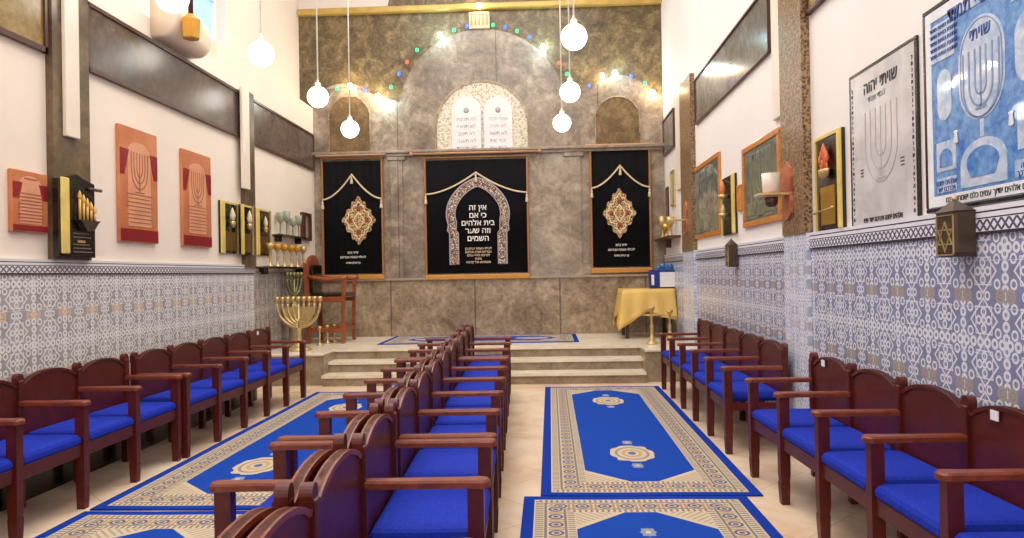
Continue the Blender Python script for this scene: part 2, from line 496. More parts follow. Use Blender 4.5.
# stone tablets
t = thing('stone_tablets', 'pair of white round-topped stone tablets of commandments in the carved arch', 'tablets', (cN, YB-0.066, zN), 0)
WORDS = [['לא תרצח', 'לא תנאף', 'לא תגנב', 'לא תענה', 'לא תחמד'], ['אנכי יהוה', 'לא יהיה', 'לא תשא', 'זכור את', 'כבד את']]
mtab = plain('white marble tablet', (232, 226, 226), 0.35, var=0.03)
ink = plain('grey engraving', (164, 158, 164), 0.6)
for i, (xa, xb) in enumerate(((452.5, 481.5), (484.5, 512.5))):
    a, b = bx(xa, 120)-cN, bx(xb, 120)-cN; c = (a+b)/2; r = (b-a)/2; h = bz((xa+xb)/2, 98)-zN
    out = [(a, 0.0)] + list(reversed(arc(c, h-r, r, r, 0, 180, 18))) + [(b, 0.0)]
    mb = MB(); mb.prism(out, -0.04, 0); tb = mb.build('tablet', mtab, t)
    mb = MB(); mb.lathe([(0.0, 0), (0.045, 0), (0.045, 0.003), (0, 0.003)], n=12, mtx=Matrix.Translation((c, -0.040, h-r*0.95)) @ Matrix.Rotation(PI/2, 4, 'X'))
    mb.build('rosette', ink, tb)
    for k, wd in enumerate(WORDS[i]):
        text(wd, 0.082, ink, tb, (c, -0.042, h-r-0.13-k*0.115), ext=0.001)

# ------------------------------------------------------------------ platform
mplat = marble('cream step marble', (214, 198, 170), (238, 226, 204), (248, 240, 224), 1.8, 0.25)
mris = marble('brown riser marble', (112, 96, 76), (156, 140, 116), (182, 166, 142), 3.0, 0.3)
R3 = PH/3; SX0, SX1 = -2.86, 1.2
mb = MB()
mb.bb(XLR, XR, 9.82, YB-0.06, 0, PH-0.035); mb.bb(SX0, SX1, 9.52, 9.82, 0, 2*R3-0.035); mb.bb(SX0, SX1, 9.22, 9.52, 0, R3-0.035)
mb.bb(XLR, SX0, 9.3, 9.82, 0, PH-0.035); mb.bb(SX1, XR, 9.3, 9.82, 0, PH-0.035)
struct('trim_13', mb, mris)
mb = MB()
mb.bb(XLR, XR, 9.84, YB-0.06, PH-0.035, PH); 
mb.bb(SX0, SX1, 9.79, 9.84, PH-0.035, PH); mb.bb(SX0, SX1, 9.49, 9.82, 2*R3-0.035, 2*R3); mb.bb(SX0, SX1, 9.19, 9.52, R3-0.035, R3)
for (a, b) in ((XLR, SX0+0.0), (SX1-0.0, XR)): mb.bb(a, b, 9.27, 9.84, PH-0.035, PH, 0.01)
struct('trim_14', mb, mplat)

# ------------------------------------------------------------------ dados, pilasters, bands
tR = tile_mat('blue grey zellige right', 1, (124, 130, 164), (226, 230, 242), (172, 160, 148), 1.51)
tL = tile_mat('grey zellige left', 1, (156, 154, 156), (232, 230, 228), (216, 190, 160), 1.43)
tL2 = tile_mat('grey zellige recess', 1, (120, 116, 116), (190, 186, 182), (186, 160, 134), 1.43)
mb = MB(); mb.bb(XR-0.02, XR, YF, YB-0.07, 0, 1.51); o = struct('trim_15', mb, tR)
mb = MB(); mb.bb(XL, XL+0.02, YF, YREC, 0.18, 1.43); struct('trim_16', mb, tL)
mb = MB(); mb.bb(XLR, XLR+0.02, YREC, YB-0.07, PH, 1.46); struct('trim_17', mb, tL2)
mb = MB(); mb.bb(XR-0.03, XR, YF, YB-0.07, 1.51, ZDR); struct('trim_18', mb, border_mat('right border tiles', 1, (84, 84, 110), (230, 232, 244), ZDR, ZDR-1.51))
mb = MB(); mb.bb(XL, XL+0.03, YF, YREC, 1.43, ZDL); struct('trim_19', mb, border_mat('left border tiles', 1, (110, 108, 112), (222, 220, 222), ZDL, ZDL-1.43))
mb = MB(); mb.bb(XL, XL+0.035, YF, YREC, 0, 0.18); struct('baseboard_left', mb, K['black'])
mb = MB(); mb.bb(XR-0.03, XR-0.02, YF, 9.26, 0, 0.10); struct('baseboard_right', mb, K['mahog'])

def pilmat():
    m = Mat('speckled brown marble', 0.3)
    v = m.voro(48.0); n = m.noise(32, 5, 0.75, 1.5)
    d = Ex(m.nt, v.outputs['Distance'])
    return m.out(m.ramp(d*0.4+n*0.6, [(0.34, (52, 36, 26)), (0.46, (112, 84, 58)), (0.58, (164, 136, 100))]))
mpil = pilmat(); mpilL = marble('dark olive pilaster marble', (62, 46, 32), (98, 80, 58), (130, 106, 70), 3.0, 0.3)
def pil(side, xa, xb, plane, zb, zt_, mat, nm, dep=0.05, split=None):
    a = onX(xa, 120, plane).y; b = onX(xb, 120, plane).y
    s = 1 if side == 'L' else -1
    mb = MB(); mb.bb(plane, plane+s*dep, min(a, b), max(a, b), zb, zt_)
    return struct(nm, mb, mat), min(a, b), max(a, b)
o, pa, pb = pil('L', 46, 83, XL, ZDL, ledge, mpilL, 'trim_20')
p2a = YREC-0.28
mb = MB(); mb.bb(XL, XL+0.05, p2a, YREC, 1.50, 3.47); struct('trim_21', mb, mpilL)
o, qa, qb = pil('R', 788, 811, XR, ZDR, ZC, mpil, 'trim_22', 0.06)
ztp2 = onX(689, 80, XR).z
o, ra, rb = pil('R', 684, 695, XR, ZDR, ztp2, mpil, 'trim_23', 0.06)
tC = tile_mat('pale blue column tiles', 1, (168, 176, 204), (236, 240, 252), (200, 196, 200), 1.63)
for i, (a_, b_) in enumerate(((qa, qb), (ra, rb))):
    mb = MB(); mb.bb(XR-0.05, XR, a_, b_, 0, ZDR+.001); struct('trim_%d' % (40+i), mb, tC)
# conduit strips
def strip(side, ya, yb, plane, z0_, z1_, label, dep=0.03):
    s = 1 if side == 'L' else -1
    mb = MB(); mb.bb(plane, plane+s*dep, ya, yb, z0_, z1_, 0.006)
    tag(mb.build('cable_cover', K['strip']), label, 'cable cover')
a = onX(62, 100, XL+0.05).y; b = onX(76, 100, XL+0.05).y
strip('L', a, b, XL+0.05, onX(70, 138, XL+0.05).z, ledge, 'wide cream cable cover on the left pilaster, above the black memorial lamp case')
a = onX(240, 130, XL+0.05).y; b = onX(247, 130, XL+0.05).y
strip('L', a, b, XL+0.05, onX(243, 190, XL).z, 3.47, 'narrow cream cable cover on the far left pilaster above the gilt lamp boxes')
a = onX(775, 60, XR).y; b = onX(786, 60, XR).y
strip('R', b, a, XR, onX(782, 117, XR).z, ZC-0.01, 'white cable cover beside the near speckled marble pilaster on the right wall')
a = onX(677, 120, XR).y; b = onX(683, 120, XR).y
strip('R', b, a, XR, onX(680, 190, XR).z, onX(680, 84, XR).z, 'short white cable cover beside the far speckled pilaster on the right wall')

mband = marble('dark slate marble', (70, 56, 50), (96, 80, 72), (118, 104, 94), 2.2, 0.22)
mbandR = marble('grey slate marble', (84, 80, 74), (116, 112, 104), (150, 146, 138), 2.0, 0.15)
mbg = marble('gold green marble', (92, 70, 38), (140, 116, 66), (170, 146, 92), 3.5, 0.25)
def band(side, plane, ya, yb, z0_, z1_, mat, nm, frame='darkframe', fw=0.03):
    s = 1 if side == 'L' else -1
    mb = MB(); mb.bb(plane, plane+s*0.02, ya, yb, z0_, z1_); o = struct(nm, mb, mat)
    mb = MB()
    for (y0_, y1_, a_, b_) in ((ya, yb, z0_-fw, z0_), (ya, yb, z1_, z1_+fw), (ya-fw*0.3, ya+fw*0.7, z0_-fw, z1_+fw), (yb-fw*0.7, yb+fw*0.3, z0_-fw, z1_+fw)):
        mb.bb(plane, plane+s*0.035, y0_, y1_, a_, b_)
    mb.build('band_frame', frame, o)
band('L', XL, pb+0.02, p2a-0.03, 2.95, 3.40, mband, 'trim_24')
band('L', XL, 0.8, pa-0.02, 2.95, 3.40, mbg, 'trim_25', fw=0.035)
band('L', XLR, YREC+0.05, YB-0.12, 3.11, 3.63, mband, 'trim_26')
zA, zB_ = onX(735, 88, XR).z, onX(735, 30, XR).z
a = onX(772, 60, XR).y; b = onX(697, 100, XR).y
band('R', XR, a, b, zA+0.02, zB_-0.02, mbandR, 'trim_27', 'darkframe', 0.02)
a = onX(675, 120, XR).y
band('R', XR, a, YB-0.13, zA+0.02, zB_-0.02, mbandR, 'trim_28', 'darkframe', 0.02)
band('R', XR, 0.8, qa-0.03, zA+0.02, zB_-0.02, mbg, 'trim_29', 'darkframe', 0.03)

# ------------------------------------------------------------------ benches of joined seats
def make_bench(n, pitch, label, loc, rz, tags=(), group=None, dep=0.46):
    """local x along the row, +y the side people face; back at y=0"""
    t = thing('armchair_bench', label, 'bench', loc, rz, group)
    AH, SH = 0.655, 0.40
    for k in range(n+1):
        x = k*pitch
        mb = MB(); w = 0.026
        mb.add([(x-w*.86, dep-.052, 0), (x+w*.86, dep-.052, 0), (x+w*.86, dep-.006, 0), (x-w*.86, dep-.006, 0),
                (x-w, dep-.055, .12), (x+w, dep-.055, .12), (x+w, dep-.0, .12), (x-w, dep-.0, .12),
                (x-w*.9, dep-.054, .135), (x+w*.9, dep-.054, .135), (x+w*.9, dep-.003, .135), (x-w*.9, dep-.003, .135),
                (x-w, dep-.058, .18), (x+w, dep-.058, .18), (x+w, dep, .18), (x-w, dep, .18),
                (x-w, dep-.058, AH-.028), (x+w, dep-.058, AH-.028), (x+w, dep, AH-.028), (x-w, dep, AH-.028)],
               [(3,2,1,0), (16,17,18,19)] + [(r*4+i, r*4+(i+1)%4, r*4+4+(i+1)%4, r*4+4+i) for r in range(4) for i in range(4)])
        mb.build('leg', 'mahog', t)
        mb = MB(); mb.bb(x-.022, x+.022, 0.0, .05, 0, .78, .006); mb.build('rear_leg', 'mahog', t)
        # arm: plank with rounded, wider front end
        out = [(x-.026, .045), (x+.026, .045), (x+.03, dep-.06)] + [(x+.036*math.cos(q), dep-.01+.034*math.sin(q)) for q in [PI*i/8 for i in range(9)]] + [(x-.03, dep-.06)]
        m = len(out)
        vs = [(p[0], p[1], AH-.028) for p in out] + [(p[0], p[1], AH-.008) for p in out] + [(x+(p[0]-x)*.82, p[1]-(.006 if p[1] > .2 else 0), AH) for p in out]
        fs = [tuple(range(m-1, -1, -1)), tuple(range(2*m, 3*m))] + [(r*m+i, r*m+(i+1)%m, r*m+m+(i+1)%m, r*m+m+i) for r in range(2) for i in range(m)]
        MB().add(vs, fs).build('armrest', 'arm', t)
        # post head with round knob
        kn = [(x-.026, .745)] + [(x+.029*math.cos(q), .790+.032*math.sin(q)) for q in [PI-PI*i/10 for i in range(11)]] + [(x+.026, .745)]
        MB().prism(kn, .002, .040).build('post_head', 'mahog', t)
        side = MB(); side.bb(x-.018, x+.018, .05, dep-.058, SH-.075, SH-.02); side.build('side_rail', 'mahog', t)
    mb = MB()
    for k in range(n):
        mb.bb(k*pitch+.026, (k+1)*pitch-.026, dep-.05, dep-.015, SH-.08, SH-.005, .004)
    mb.build('front_rail', 'mahog', t)
    for k in range(n):
        xa, xb = k*pitch+.023, (k+1)*pitch-.023; c = (xa+xb)/2; h = (xb-xa)/2
        top = []
        for i in range(25):
            u = -1+2*i/24; a = abs(u)
            z = .752 + .066*max(0, 1-(a/.95)**2.2)**.8 if a < .95 else .755
            top.append((c+u*h, z))
        mb = MB(); mb.prism([(xa, SH-.02)] + top + [(xb, SH-.02)], .008, .032); bk = mb.build('backrest', 'mahog', t)
        A_ = [(p[0], p[1]) for p in top]; B_ = [(c+(p[0]-c)*.965, p[1]-.017) for p in top]
        MB().strip(A_, B_, .002, .040).build('crest_moulding', 'arm' if 'centre' in label else 'mahog', bk)
        cw = (xb-xa)-.012
        mb = MB(); mb.box((c, (dep+.01)/2+.012, SH+.022), (cw, dep-.045, .075), .026)
        mb.build('cushion', 'blue', t)
        if k in tags:
            mb = MB(); mb.box((c+.08, .043, .775), (.05, .004, .04)); mb.build('seat_tag', 'paper', t)
    return t
# right wall benches face -X (local +y -> -X : rz=+90 ; local x -> +Y)
def face_left(X, Y, ang=0.0): return (X, Y, 0), PI/2+ang
l, r = face_left(1.785, 5.63)
make_bench(5, .615, 'far bench of five joined mahogany armchairs on the right, next to the yellow table', l, r, (), dep=.475)
l, r = face_left(1.852, 2.12, math.radians(1.4))
make_bench(5, .578, 'near bench of five joined mahogany armchairs on the right, under the tall framed posters', l, r, (4, 1), dep=.455)
# left wall benches face +X (rz=-90 ; local x -> -Y), origin at far end
def face_right(X, Y, ang=0.0): return (X, Y, 0), -PI/2+ang
l, r = face_right(-3.24, 8.38)
make_bench(5, .553, 'far bench of five joined mahogany armchairs on the left, next to the brass candelabrum', l, r, (0,), dep=.45)
l, r = face_right(-3.265, 5.52)
make_bench(5, .57, 'near bench of five joined mahogany armchairs on the left, under the orange plaques', l, r, (), dep=.45)
# central back-to-back rows, slightly askew
ANG = math.radians(1.92)
def cen(Y, side):     # back plane position along the askew line
    base = -0.627-0.0335*Y
    return base + (0.012 if side == 'R' else -0.012)
names = ['nearest the camera', 'middle of the line', 'far end by the steps']
for i, (ya, n, p) in enumerate(((0.13, 5, .62), (3.34, 5, .612), (6.52, 3, .655))):
    # faces +X: rz=-90, origin at far end ; askew angle
    yb_ = ya+n*p
    make_bench(n, p, 'centre bench of %s joined mahogany armchairs facing right, %s' % (('five', 'five', 'three')[i], names[i]), (cen(yb_, 'R'), yb_, 0), -PI/2+ANG, (), dep=.465)
    make_bench(n, p, 'centre bench of %s joined mahogany armchairs facing left, %s' % (('five', 'five', 'three')[i], names[i]), (cen(ya, 'L'), ya, 0), PI/2+ANG, (), dep=.465)

# ------------------------------------------------------------------ rugs
def rug(X0, X1, Y0, Y1, z, med, label, small=False, rz=0.0):
    w, l = (X1-X0)/2, (Y1-Y0)/2
    mb = MB(); nx, ny = 12, 30
    vs = []; fs = []
    for j in range(ny+1):
        for i in range(nx+1):
            x = -w+2*w*i/nx; y = -l+2*l*j/ny
            vs.append((x, y, 0.009+0.0012*math.sin(x*7+y*3)))
    for j in range(ny):
        for i in range(nx):
            a = j*(nx+1)+i; fs.append((a, a+1, a+nx+2, a+nx+1))
    mb.add(vs, fs, True)
    # edge skirt
    mb.bb(-w, w, -l, l, 0.0, 0.0075)
    if w > l:
        pass
    o = mb.build('rug', rug_mat('rug weave', w, l, med, small), None, ((X0+X1)/2, (Y0+Y1)/2, z+0.001))
    o.rotation_euler.z = rz
    tag(o, label, 'rug')
rug(-0.055, 1.295, 4.565, 8.92, 0, (-1.12, 1.18), 'long blue oriental runner right of the centre seats, its far end at the steps', rz=-0.004)
rug(-0.165, 1.18, 0.28, 4.55, 0, (-1.15, 1.15), 'blue oriental rug at the bottom right of the aisle, nearer the camera')
rug(-2.77, -1.50, 4.33, 8.72, 0, (-1.2, 1.15), 'long blue oriental runner left of the centre seats, its far end near the steps')
rug(-2.775, -1.50, 0.05, 4.29, 0, (-1.15, 1.15), 'blue oriental rug at the bottom left, nearer the camera')
# platform rug : horizontal lengthwise
w, l = 1.42, 0.66
mb = MB(); mb.bb(-l, l, -w, w, 0, 0.009)
o = mb.build('rug', rug_mat('platform rug weave', l, w, (-0.75, 0.75), False), None, (-0.99, 11.0, PH+0.001)); o.rotation_euler.z = PI/2
tag(o, 'blue and cream rug lying across the marble platform before the curtains', 'rug')

# ------------------------------------------------------------------ curtains
def embroid(name, pal, sc):
    m = Mat(name, 0.55)
    v = m.voro(sc); r = m.nt.nodes.new('ShaderNodeSeparateColor'); m.nt.links.new(v.outputs['Color'], r.inputs[0])
    f = Ex(m.nt, r.outputs[0])
    c = m.ramp(f, [(i/(len(pal)), p) for i, p in enumerate(pal)])
    for n in m.nt.nodes:
        if n.bl_idname == 'ShaderNodeValToRGB': n.color_ramp.interpolation = 'CONSTANT'
    d = Ex(m.nt, v.outputs['Distance'])
    c = m.mix(d.gt(0.62), c, (40, 30, 34))
    return m.out(c)
memb = embroid('polychrome embroidery', [(206, 190, 150), (150, 60, 50), (222, 214, 200), (120, 130, 140), (200, 150, 80), (170, 168, 160), (150, 84, 66)], 52.0)
memg = embroid('gold embroidery', [(214, 186, 130), (206, 156, 84), (232, 214, 170), (170, 100, 60), (206, 176, 120), (160, 144, 110)], 60.0)

def cloth(w, h, y=-0.03, amp=0.003):
    mb = MB(); nx = 48; vs = []; fs = []
    for side, yy in ((0, 0), (1, 0.012)):
        for j in range(2):
            for i in range(nx+1):
                x = -w/2+w*i/nx
                vs.append((x, y+yy+amp*math.sin(i*1.1)+amp*.5*math.sin(i*.37), h*j))
    n = nx+1
    for i in range(nx):
        fs.append((i, i+1, n+i+1, n+i)); fs.append((2*n+i+1, 2*n+i, 3*n+i, 3*n+i+1))
        fs.append((i, 2*n+i, 2*n+i+1, i+1)); fs.append((n+i, n+i+1, 3*n+i+1, 3*n+i))
    mb.add(vs, fs, True); return mb
def tassel(mb, x, y, z, s=1.0):
    mb.lathe([(0.006*s, 0), (0.016*s, -0.012*s), (0.016*s, -0.03*s), (0.009*s, -0.038*s), (0.018*s, -0.055*s), (0.026*s, -0.12*s), (0.022*s, -0.125*s)], (x, y, z), 10)
def curtain(xa, xb, yt, yb, label, kind, peak, drop):
    o, w, h = hang('B', xa, yt, xb, yb, YB-0.05)
    t = thing('ark_curtain', label, 'curtain', o, 0, )
    cloth(w, h).build('cloth', 'velvet', t)
    fw = 0.055
    mb = MB(); mb.bb(-w/2-fw*.6, -w/2, -0.06, -0.005, -0.02, h+0.03, .008); mb.bb(w/2, w/2+fw*.6, -0.06, -0.005, -0.02, h+0.03, .008)
    mb.bb(-w/2-fw*.6, w/2+fw*.6, -0.06, -0.005, h+0.03, h+0.05)
    mb.build('side_frame', 'fringe', t)
    mb = MB(); mb.bb(-w/2-fw*.6, w/2+fw*.6, -0.065, -0.03, -0.10, -0.02, .01); mb.build('bottom_fringe', plain('gold fringe', (204, 146, 70), 0.5, 0.2, scale=50), t)
    if kind == 'mid':
        mb = MB(); mb.tube([(-w/2-.20, -.10, h+.10), (w/2+.20, -.10, h+.10)], .018, 10)
        for s in (-1, 1): mb.sphere((s*(w/2+.22), -.10, h+.10), .03, 10, 8)
        mb.build('curtain_rod', 'tan', t)
    else:
        mb = MB(); mb.bb(-w/2-.10, w/2+.10, -.12, -.005, h+.07, h+.095, .006); mb.build('curtain_rail', 'tan', t)
    # swag rope
    pz, dz = h*(1-peak), h*(1-drop)
    P = []
    for i in range(-16, 17):
        u = i/16; a = abs(u)
        P.append((u*w/2*1.0, -.05, dz+(pz-dz)*((1-a)**1.7)))
    MB().tube(P, .014, 8).build('swag_braid', 'rope', t)
    for (x, z) in ((0, pz-.01), (-w/2-.005, dz-.01), (w/2+.005, dz-.01)):
        mb = MB(); mb.tube([(x, -.07, z+.02), (x, -.07, z-.03)], .006); tassel(mb, x, -.07, z-.02); mb.build('tassel', 'rope', t)
    return t, w, h
side_l = 'narrow black velvet curtain with an oval medallion, '
t1, w1, h1 = curtain(323.5, 383, 162, 273, side_l+'left of the large central curtain', 'side', .12, .34)
t3, w3, h3 = curtain(591, 650, 151.5, 266, side_l+'right of the large central curtain', 'side', .13, .32)
t2, w2, h2 = curtain(426, 528, 161, 272, 'large central black velvet curtain with embroidered horseshoe arch and Hebrew verse', 'mid', .115, .30)
def medallion(t, cx, cz, rx, rz):
    def lobed(s, n=96):
        o = []
        for i in range(n):
            q = 2*PI*i/n; k = 1+.07*math.cos(12*q)+.10*math.cos(4*q)
            o.append((cx+rx*s*k*math.cos(q)*(1-.12*abs(math.sin(q))), cz+rz*s*k*math.sin(q)))
        return o
    m = MB().prism(lobed(1), -.048, -.040).build('medallion', memg, t)
    mb = MB()
    a, b = lobed(.80), lobed(.74); mb.strip(a+[a[0]], b+[b[0]], -.054, -.048); a, b = lobed(.36), lobed(.30); mb.strip(a+[a[0]], b+[b[0]], -.054, -.048)
    mb.build('medallion_ring', plain('cream thread', (236, 222, 184), .5), m)
    rust = plain('rust thread', (150, 66, 34), .6)
    for q in range(4):
        x = cx+rx*.56*math.cos(q*PI/2); z = cz+rz*.56*math.sin(q*PI/2)
        MB().sphere((x, -.048, z), .034, 10, 6, (1, .3, 1.25)).build('medallion_flower', rust, m)
for t, h, w, cy in ((t1, h1, w1, .50), (t3, h3, w3, .49)):
    medallion(t, (.10 if t is t1 else -.02), h*(cy-.03), w*.25, h*.185)
    text('ידיד בית', .055, 'thread', t, (0.0, -.043, h*.185), bold=.001)
    text('לעילוי נשמת אברהם', .05, 'thread', t, (0.0, -.043, h*.145), bold=.001)
    text('בן יצחק ושרה', .042, 'thread', t, (0.0, -.043, h*.095), bold=.001)
# centre arch: horseshoe band
def horseshoe(s, off):
    H = h2
    cx, cz = .02, H*.52
    R = w2*.285+off; pts = []
    leg = w2*.255+off
    zb = H*.075
    pts.append((cx-leg-.02*0, zb)); pts.append((cx-leg, H*.355)); pts.append((cx-leg-.035, H*.375))
    for q in range(200, -21, -8):
        a = math.radians(q)
        r = R; x = cx+r*math.cos(a); z = cz+r*.98*math.sin(a)
        if 30 < q < 150:
            tt = 1-abs(q-90)/60; z += (tt**1.5)*.085; 
        pts.append((x, z))
    pts.append((cx+leg+.035, H*.375)); pts.append((cx+leg, H*.355)); pts.append((cx+leg, zb))
    return pts
A_, B_ = horseshoe(1, .03), horseshoe(1, -.085)
MB().strip(A_, B_, -.050, -.040).build('embroidered_arch', memb, t2)
mb = MB(); A2 = horseshoe(1, .055); mb.strip(A2, horseshoe(1, .035), -.052, -.040); mb.strip(horseshoe(1, -.088), horseshoe(1, -.10), -.052, -.040)
mb.build('arch_outline', plain('grey lilac thread', (168, 160, 176), .6), t2)
for i, (s, dx) in enumerate((('אין זה', 0), ('כי אם', 0), ('בית אלהים', 0), ('וזה שער', 0), ('השמים', 0))):
    text(s, .122, 'thread', t2, (.02, -.045, h2*(.575-.068*i)), bold=.002)
for i, s in enumerate(('לעילוי נשמת יצחק בן', 'אברהם ושרה זכרונם', 'לברכה ולחיי עולם', 'נדבת', 'משפחתו וכל קרוביו')):
    text(s, .05, K['rope'], t2, (.02, -.045, h2*(.215-.030*i)), bold=.001)

# ------------------------------------------------------------------ crown panel, string lights
o, w, h = hang('B', 469, 13, 490, 29, YB-.05)
t = thing('crest_plaque', 'small cream carved plaque at the top of the great arch', 'plaque', o+Vector((0, 0, 0)), 0)
MB().bb(-w/2, w/2, -.05, 0, 0, h, .01).build('panel', plain('cream plaster relief', (216, 196, 160), .5), t)
mb = MB()
for i in range(5): mb.bb(-w*.36+i*w*.18-.012, -w*.36+i*w*.18+.012, -.06, -.05, h*.2, h*.8)
mb.bb(-w*.42, w*.42, -.06, -.05, h*.82, h*.9); mb.build('relief', plain('tan relief', (176, 140, 104), .5), t)

wirepts = [(315, 92), (337, 89), (350, 86), (365, 90), (378, 96), (388, 103), (391, 87), (399, 74), (407, 62), (417, 50), (440, 35), (454, 30), (467, 26), (479, 6), (493, 25), (505, 27), (517, 31), (529, 37), (543, 47), (559, 63), (567, 74), (589, 86), (602, 76), (615, 73), (631, 76), (645, 83), (653, 93)]
t = thing('string_lights', 'string of coloured fairy lights draped along the marble arches of the back wall', 'string lights', onY(480, 30, YB-.1), 0)
ol = Vector(t.location)
P = [onY(x, y, YB-.075)-ol for x, y in wirepts]
MB().tube(P, .004, 5).build('wire', 'bronze', t)
EB = {'b': emit('blue bulb', (50, 80, 255), 4), 'g': emit('green bulb', (40, 210, 110), 3), 'r': emit('red bulb', (255, 70, 50), 3), 'w': emit('cool white bulb', (190, 240, 255), 40), 'y': emit('warm bulb', (255, 206, 140), 40)}
kinds = {(337, 89): 'g', (350, 86): 'y', (365, 90): 'b', (378, 96): 'y', (388, 103): 'w', (391, 87): 'g', (399, 74): 'b', (407, 62): 'r', (417, 50): 'g', (440, 35): 'w', (454, 30): 'g', (467, 26): 'b', (479, 6): 'y', (493, 25): 'g', (505, 27): 'b', (517, 31): 'g', (529, 37): 'b', (543, 47): 'w', (559, 63): 'r', (567, 74): 'g', (589, 86): 'b', (602, 76): 'y', (615, 73): 'w', (631, 76): 'b', (645, 83): 'g', (653, 93): 'y'}
LN = {'w': 'bright cool white bulb', 'y': 'bright warm bulb', 'b': 'blue bulb', 'g': 'green bulb', 'r': 'red bulb'}
for (x, y), k in kinds.items():
    p = onY(x, y, YB-.10)-ol
    big = k in 'wy'
    b = MB().sphere(p, .040 if big else .027, 12, 8, (1, 1, 1.15)).build('bulb', EB[k], t); b['label'] = LN[k]
    if big:
        L = bpy.data.lights.new('bulb_glow', 'POINT'); L.energy = 6; L.shadow_soft_size = .04
        L.color = (.62, .92, 1) if k == 'w' else (1, .80, .56)
        lo = bpy.data.objects.new('bulb_glow', L); COL.objects.link(lo); lo.location = p+ol+Vector((0, -.14, 0))

# ------------------------------------------------------------------ pendant globes
def pendant(X, Y, Z, label, r=.125):
    t = thing('pendant_lamp', label, 'lamp', (X, Y, Z), 0, 'opal globe pendants')
    MB().sphere((0, 0, 0), r, 24, 16).build('globe', 'globe', t)
    MB().lathe([(.02, 0), (.035, .0), (.035, .05), (.012, .07), (.012, .09)], (0, 0, r-.012), 12).build('socket', 'wire', t)
    MB().tube([(0, 0, r+.05), (0, 0, ZC-Z-.03)], .009, 8).build('cord', 'wire', t)
    MB().lathe([(.05, 0), (.045, -.03), (.02, -.05)], (0, 0, ZC-Z), 14).build('ceiling_rose', 'white', t)
def at(x, y, Y):
    return onY(x, y, Y)
gl = [((261, 54), 7.1, 'leftmost hanging opal globe lamp, against the white left wall'), ((318, 97), 8.7, 'opal globe lamp hanging at the left edge of the marble back wall'), ((350, 129), 10.3, 'small looking opal globe lamp hanging above the left curtain, before the little arch'),
      ((574, 37), 7.1, 'highest opal globe lamp of the right line, right of the tablets'), ((570, 92), 9.0, 'middle opal globe lamp of the right line'), ((562, 123), 10.3, 'lowest opal globe lamp of the right line, just above the cornice'), ((172, -4), 5.5, 'opal globe lamp cut by the top left edge of the picture')]
for (x, y), Y, lb in gl:
    p = at(x, y, Y); pendant(p.x, p.y, p.z, lb)
for i, (X, Y) in enumerate(((.27, 5.0), (.27, 2.6), (-2.7, 3.6), (-2.7, 1.6))):
    pendant(X, Y, 3.75, 'opal globe lamp hanging on a white cord above the nearest seats')

# ------------------------------------------------------------------ left wall objects
def plaque_orange(xl, yt, xr, yb, label, tall):
    o, w, h = hang('L', xl, yt, xr, yb)
    t = thing('memorial_plaque', label, 'plaque', o, ROT['L'])
    mo = Mat('copper print', .22, .15); c = mo.ramp(mo.noise(3, 3), [(.3, (188, 108, 68)), (.7, (222, 146, 100))]); mo.out(c)
    MB().bb(-w/2, w/2, -.03, 0, 0, h, .005).build('board', mo.m, t)
    mr = plain('maroon print', (136, 20, 32), .3)
    MB().bb(-w/2+.005, w/2-.005, -.034, -.03, .01, h*.115).build('base_band', mr, t)
    z1 = h*.80; z2 = h*.58 if tall else h*.55
    for s in (-1, 1): MB().prism([(s*(w/2-.006), z1), (s*(w/2-.13 if tall else w/2-.09), z1), (s*(w/2-.06), z2), (s*(w/2-.006), z2)], -.034, -.03).build('corner_drape', mr, t)
    mp = plain('pale engraved field', (220, 156, 118), .3)
    W = w*.30
    field = [(-W, h*.14), (W, h*.14), (W, h*.78)] + arc(0, h*.78, W, W*.55, 0, 180, 12) + [(-W, h*.78)]
    f = MB().prism(field, -.033, -.03).build('field', mp, t)
    ml = plain('dark engraving', (158, 92, 70), .5)
    mb = MB(); n = 8 if tall else 9
    for i in range(n):
        z = h*.17+(h*(.28 if tall else .50))*i/n; q = w*(.34 if i % 3 else .28); mb.bb(-q, q, -.0345, -.033, z, z+.008)
    mb.build('text_lines', ml, f)
    if tall:
        mb = MB(); cz = h*.52; 
        for k in range(1, 4):
            rr_ = W*.24*k; mb.strip([(x, z) for x, z in arc(0, cz+.1, rr_, rr_*1.25, 180, 360, 16)], [(x, z) for x, z in arc(0, cz+.1, rr_-.010, rr_*1.25-.010, 180, 360, 16)], -.0345, -.033)
        for k in range(-3, 4): mb.bb(k*W*.24-.005, k*W*.24+.005, -.0345, -.033, cz+.1, h*.79)
        mb.bb(-.006, .006, -.0345, -.033, h*.44, cz+.1); mb.bb(-.07, .07, -.0345, -.033, h*.435, h*.445)
        mb.build('menorah_engraving', ml, f)
    else:
        MB().bb(-w*.18, w*.18, -.0345, -.033, h*.86, h*.885).build('heading_line', ml, f)
plaque_orange(7, 168, 44, 234, 'small square orange and maroon memorial plaque at far left of the left wall', False)
plaque_orange(115, 123, 155, 244, 'tallest orange memorial plaque with maroon base, right of the black lamp case', True)
plaque_orange(179, 148, 209, 248, 'orange memorial plaque with maroon base, second tall one, left of the gilt lamp boxes', True)

def flame_bulb(mb, x, y, z, s):
    mb.lathe([(.008*s, 0), (.018*s, .012*s), (.024*s, .04*s), (.016*s, .075*s), (.004*s, .105*s), (.0, .11*s)], (x, y, z), 10)
mflame = emit('flame bulb', (255, 196, 110), 2.2)
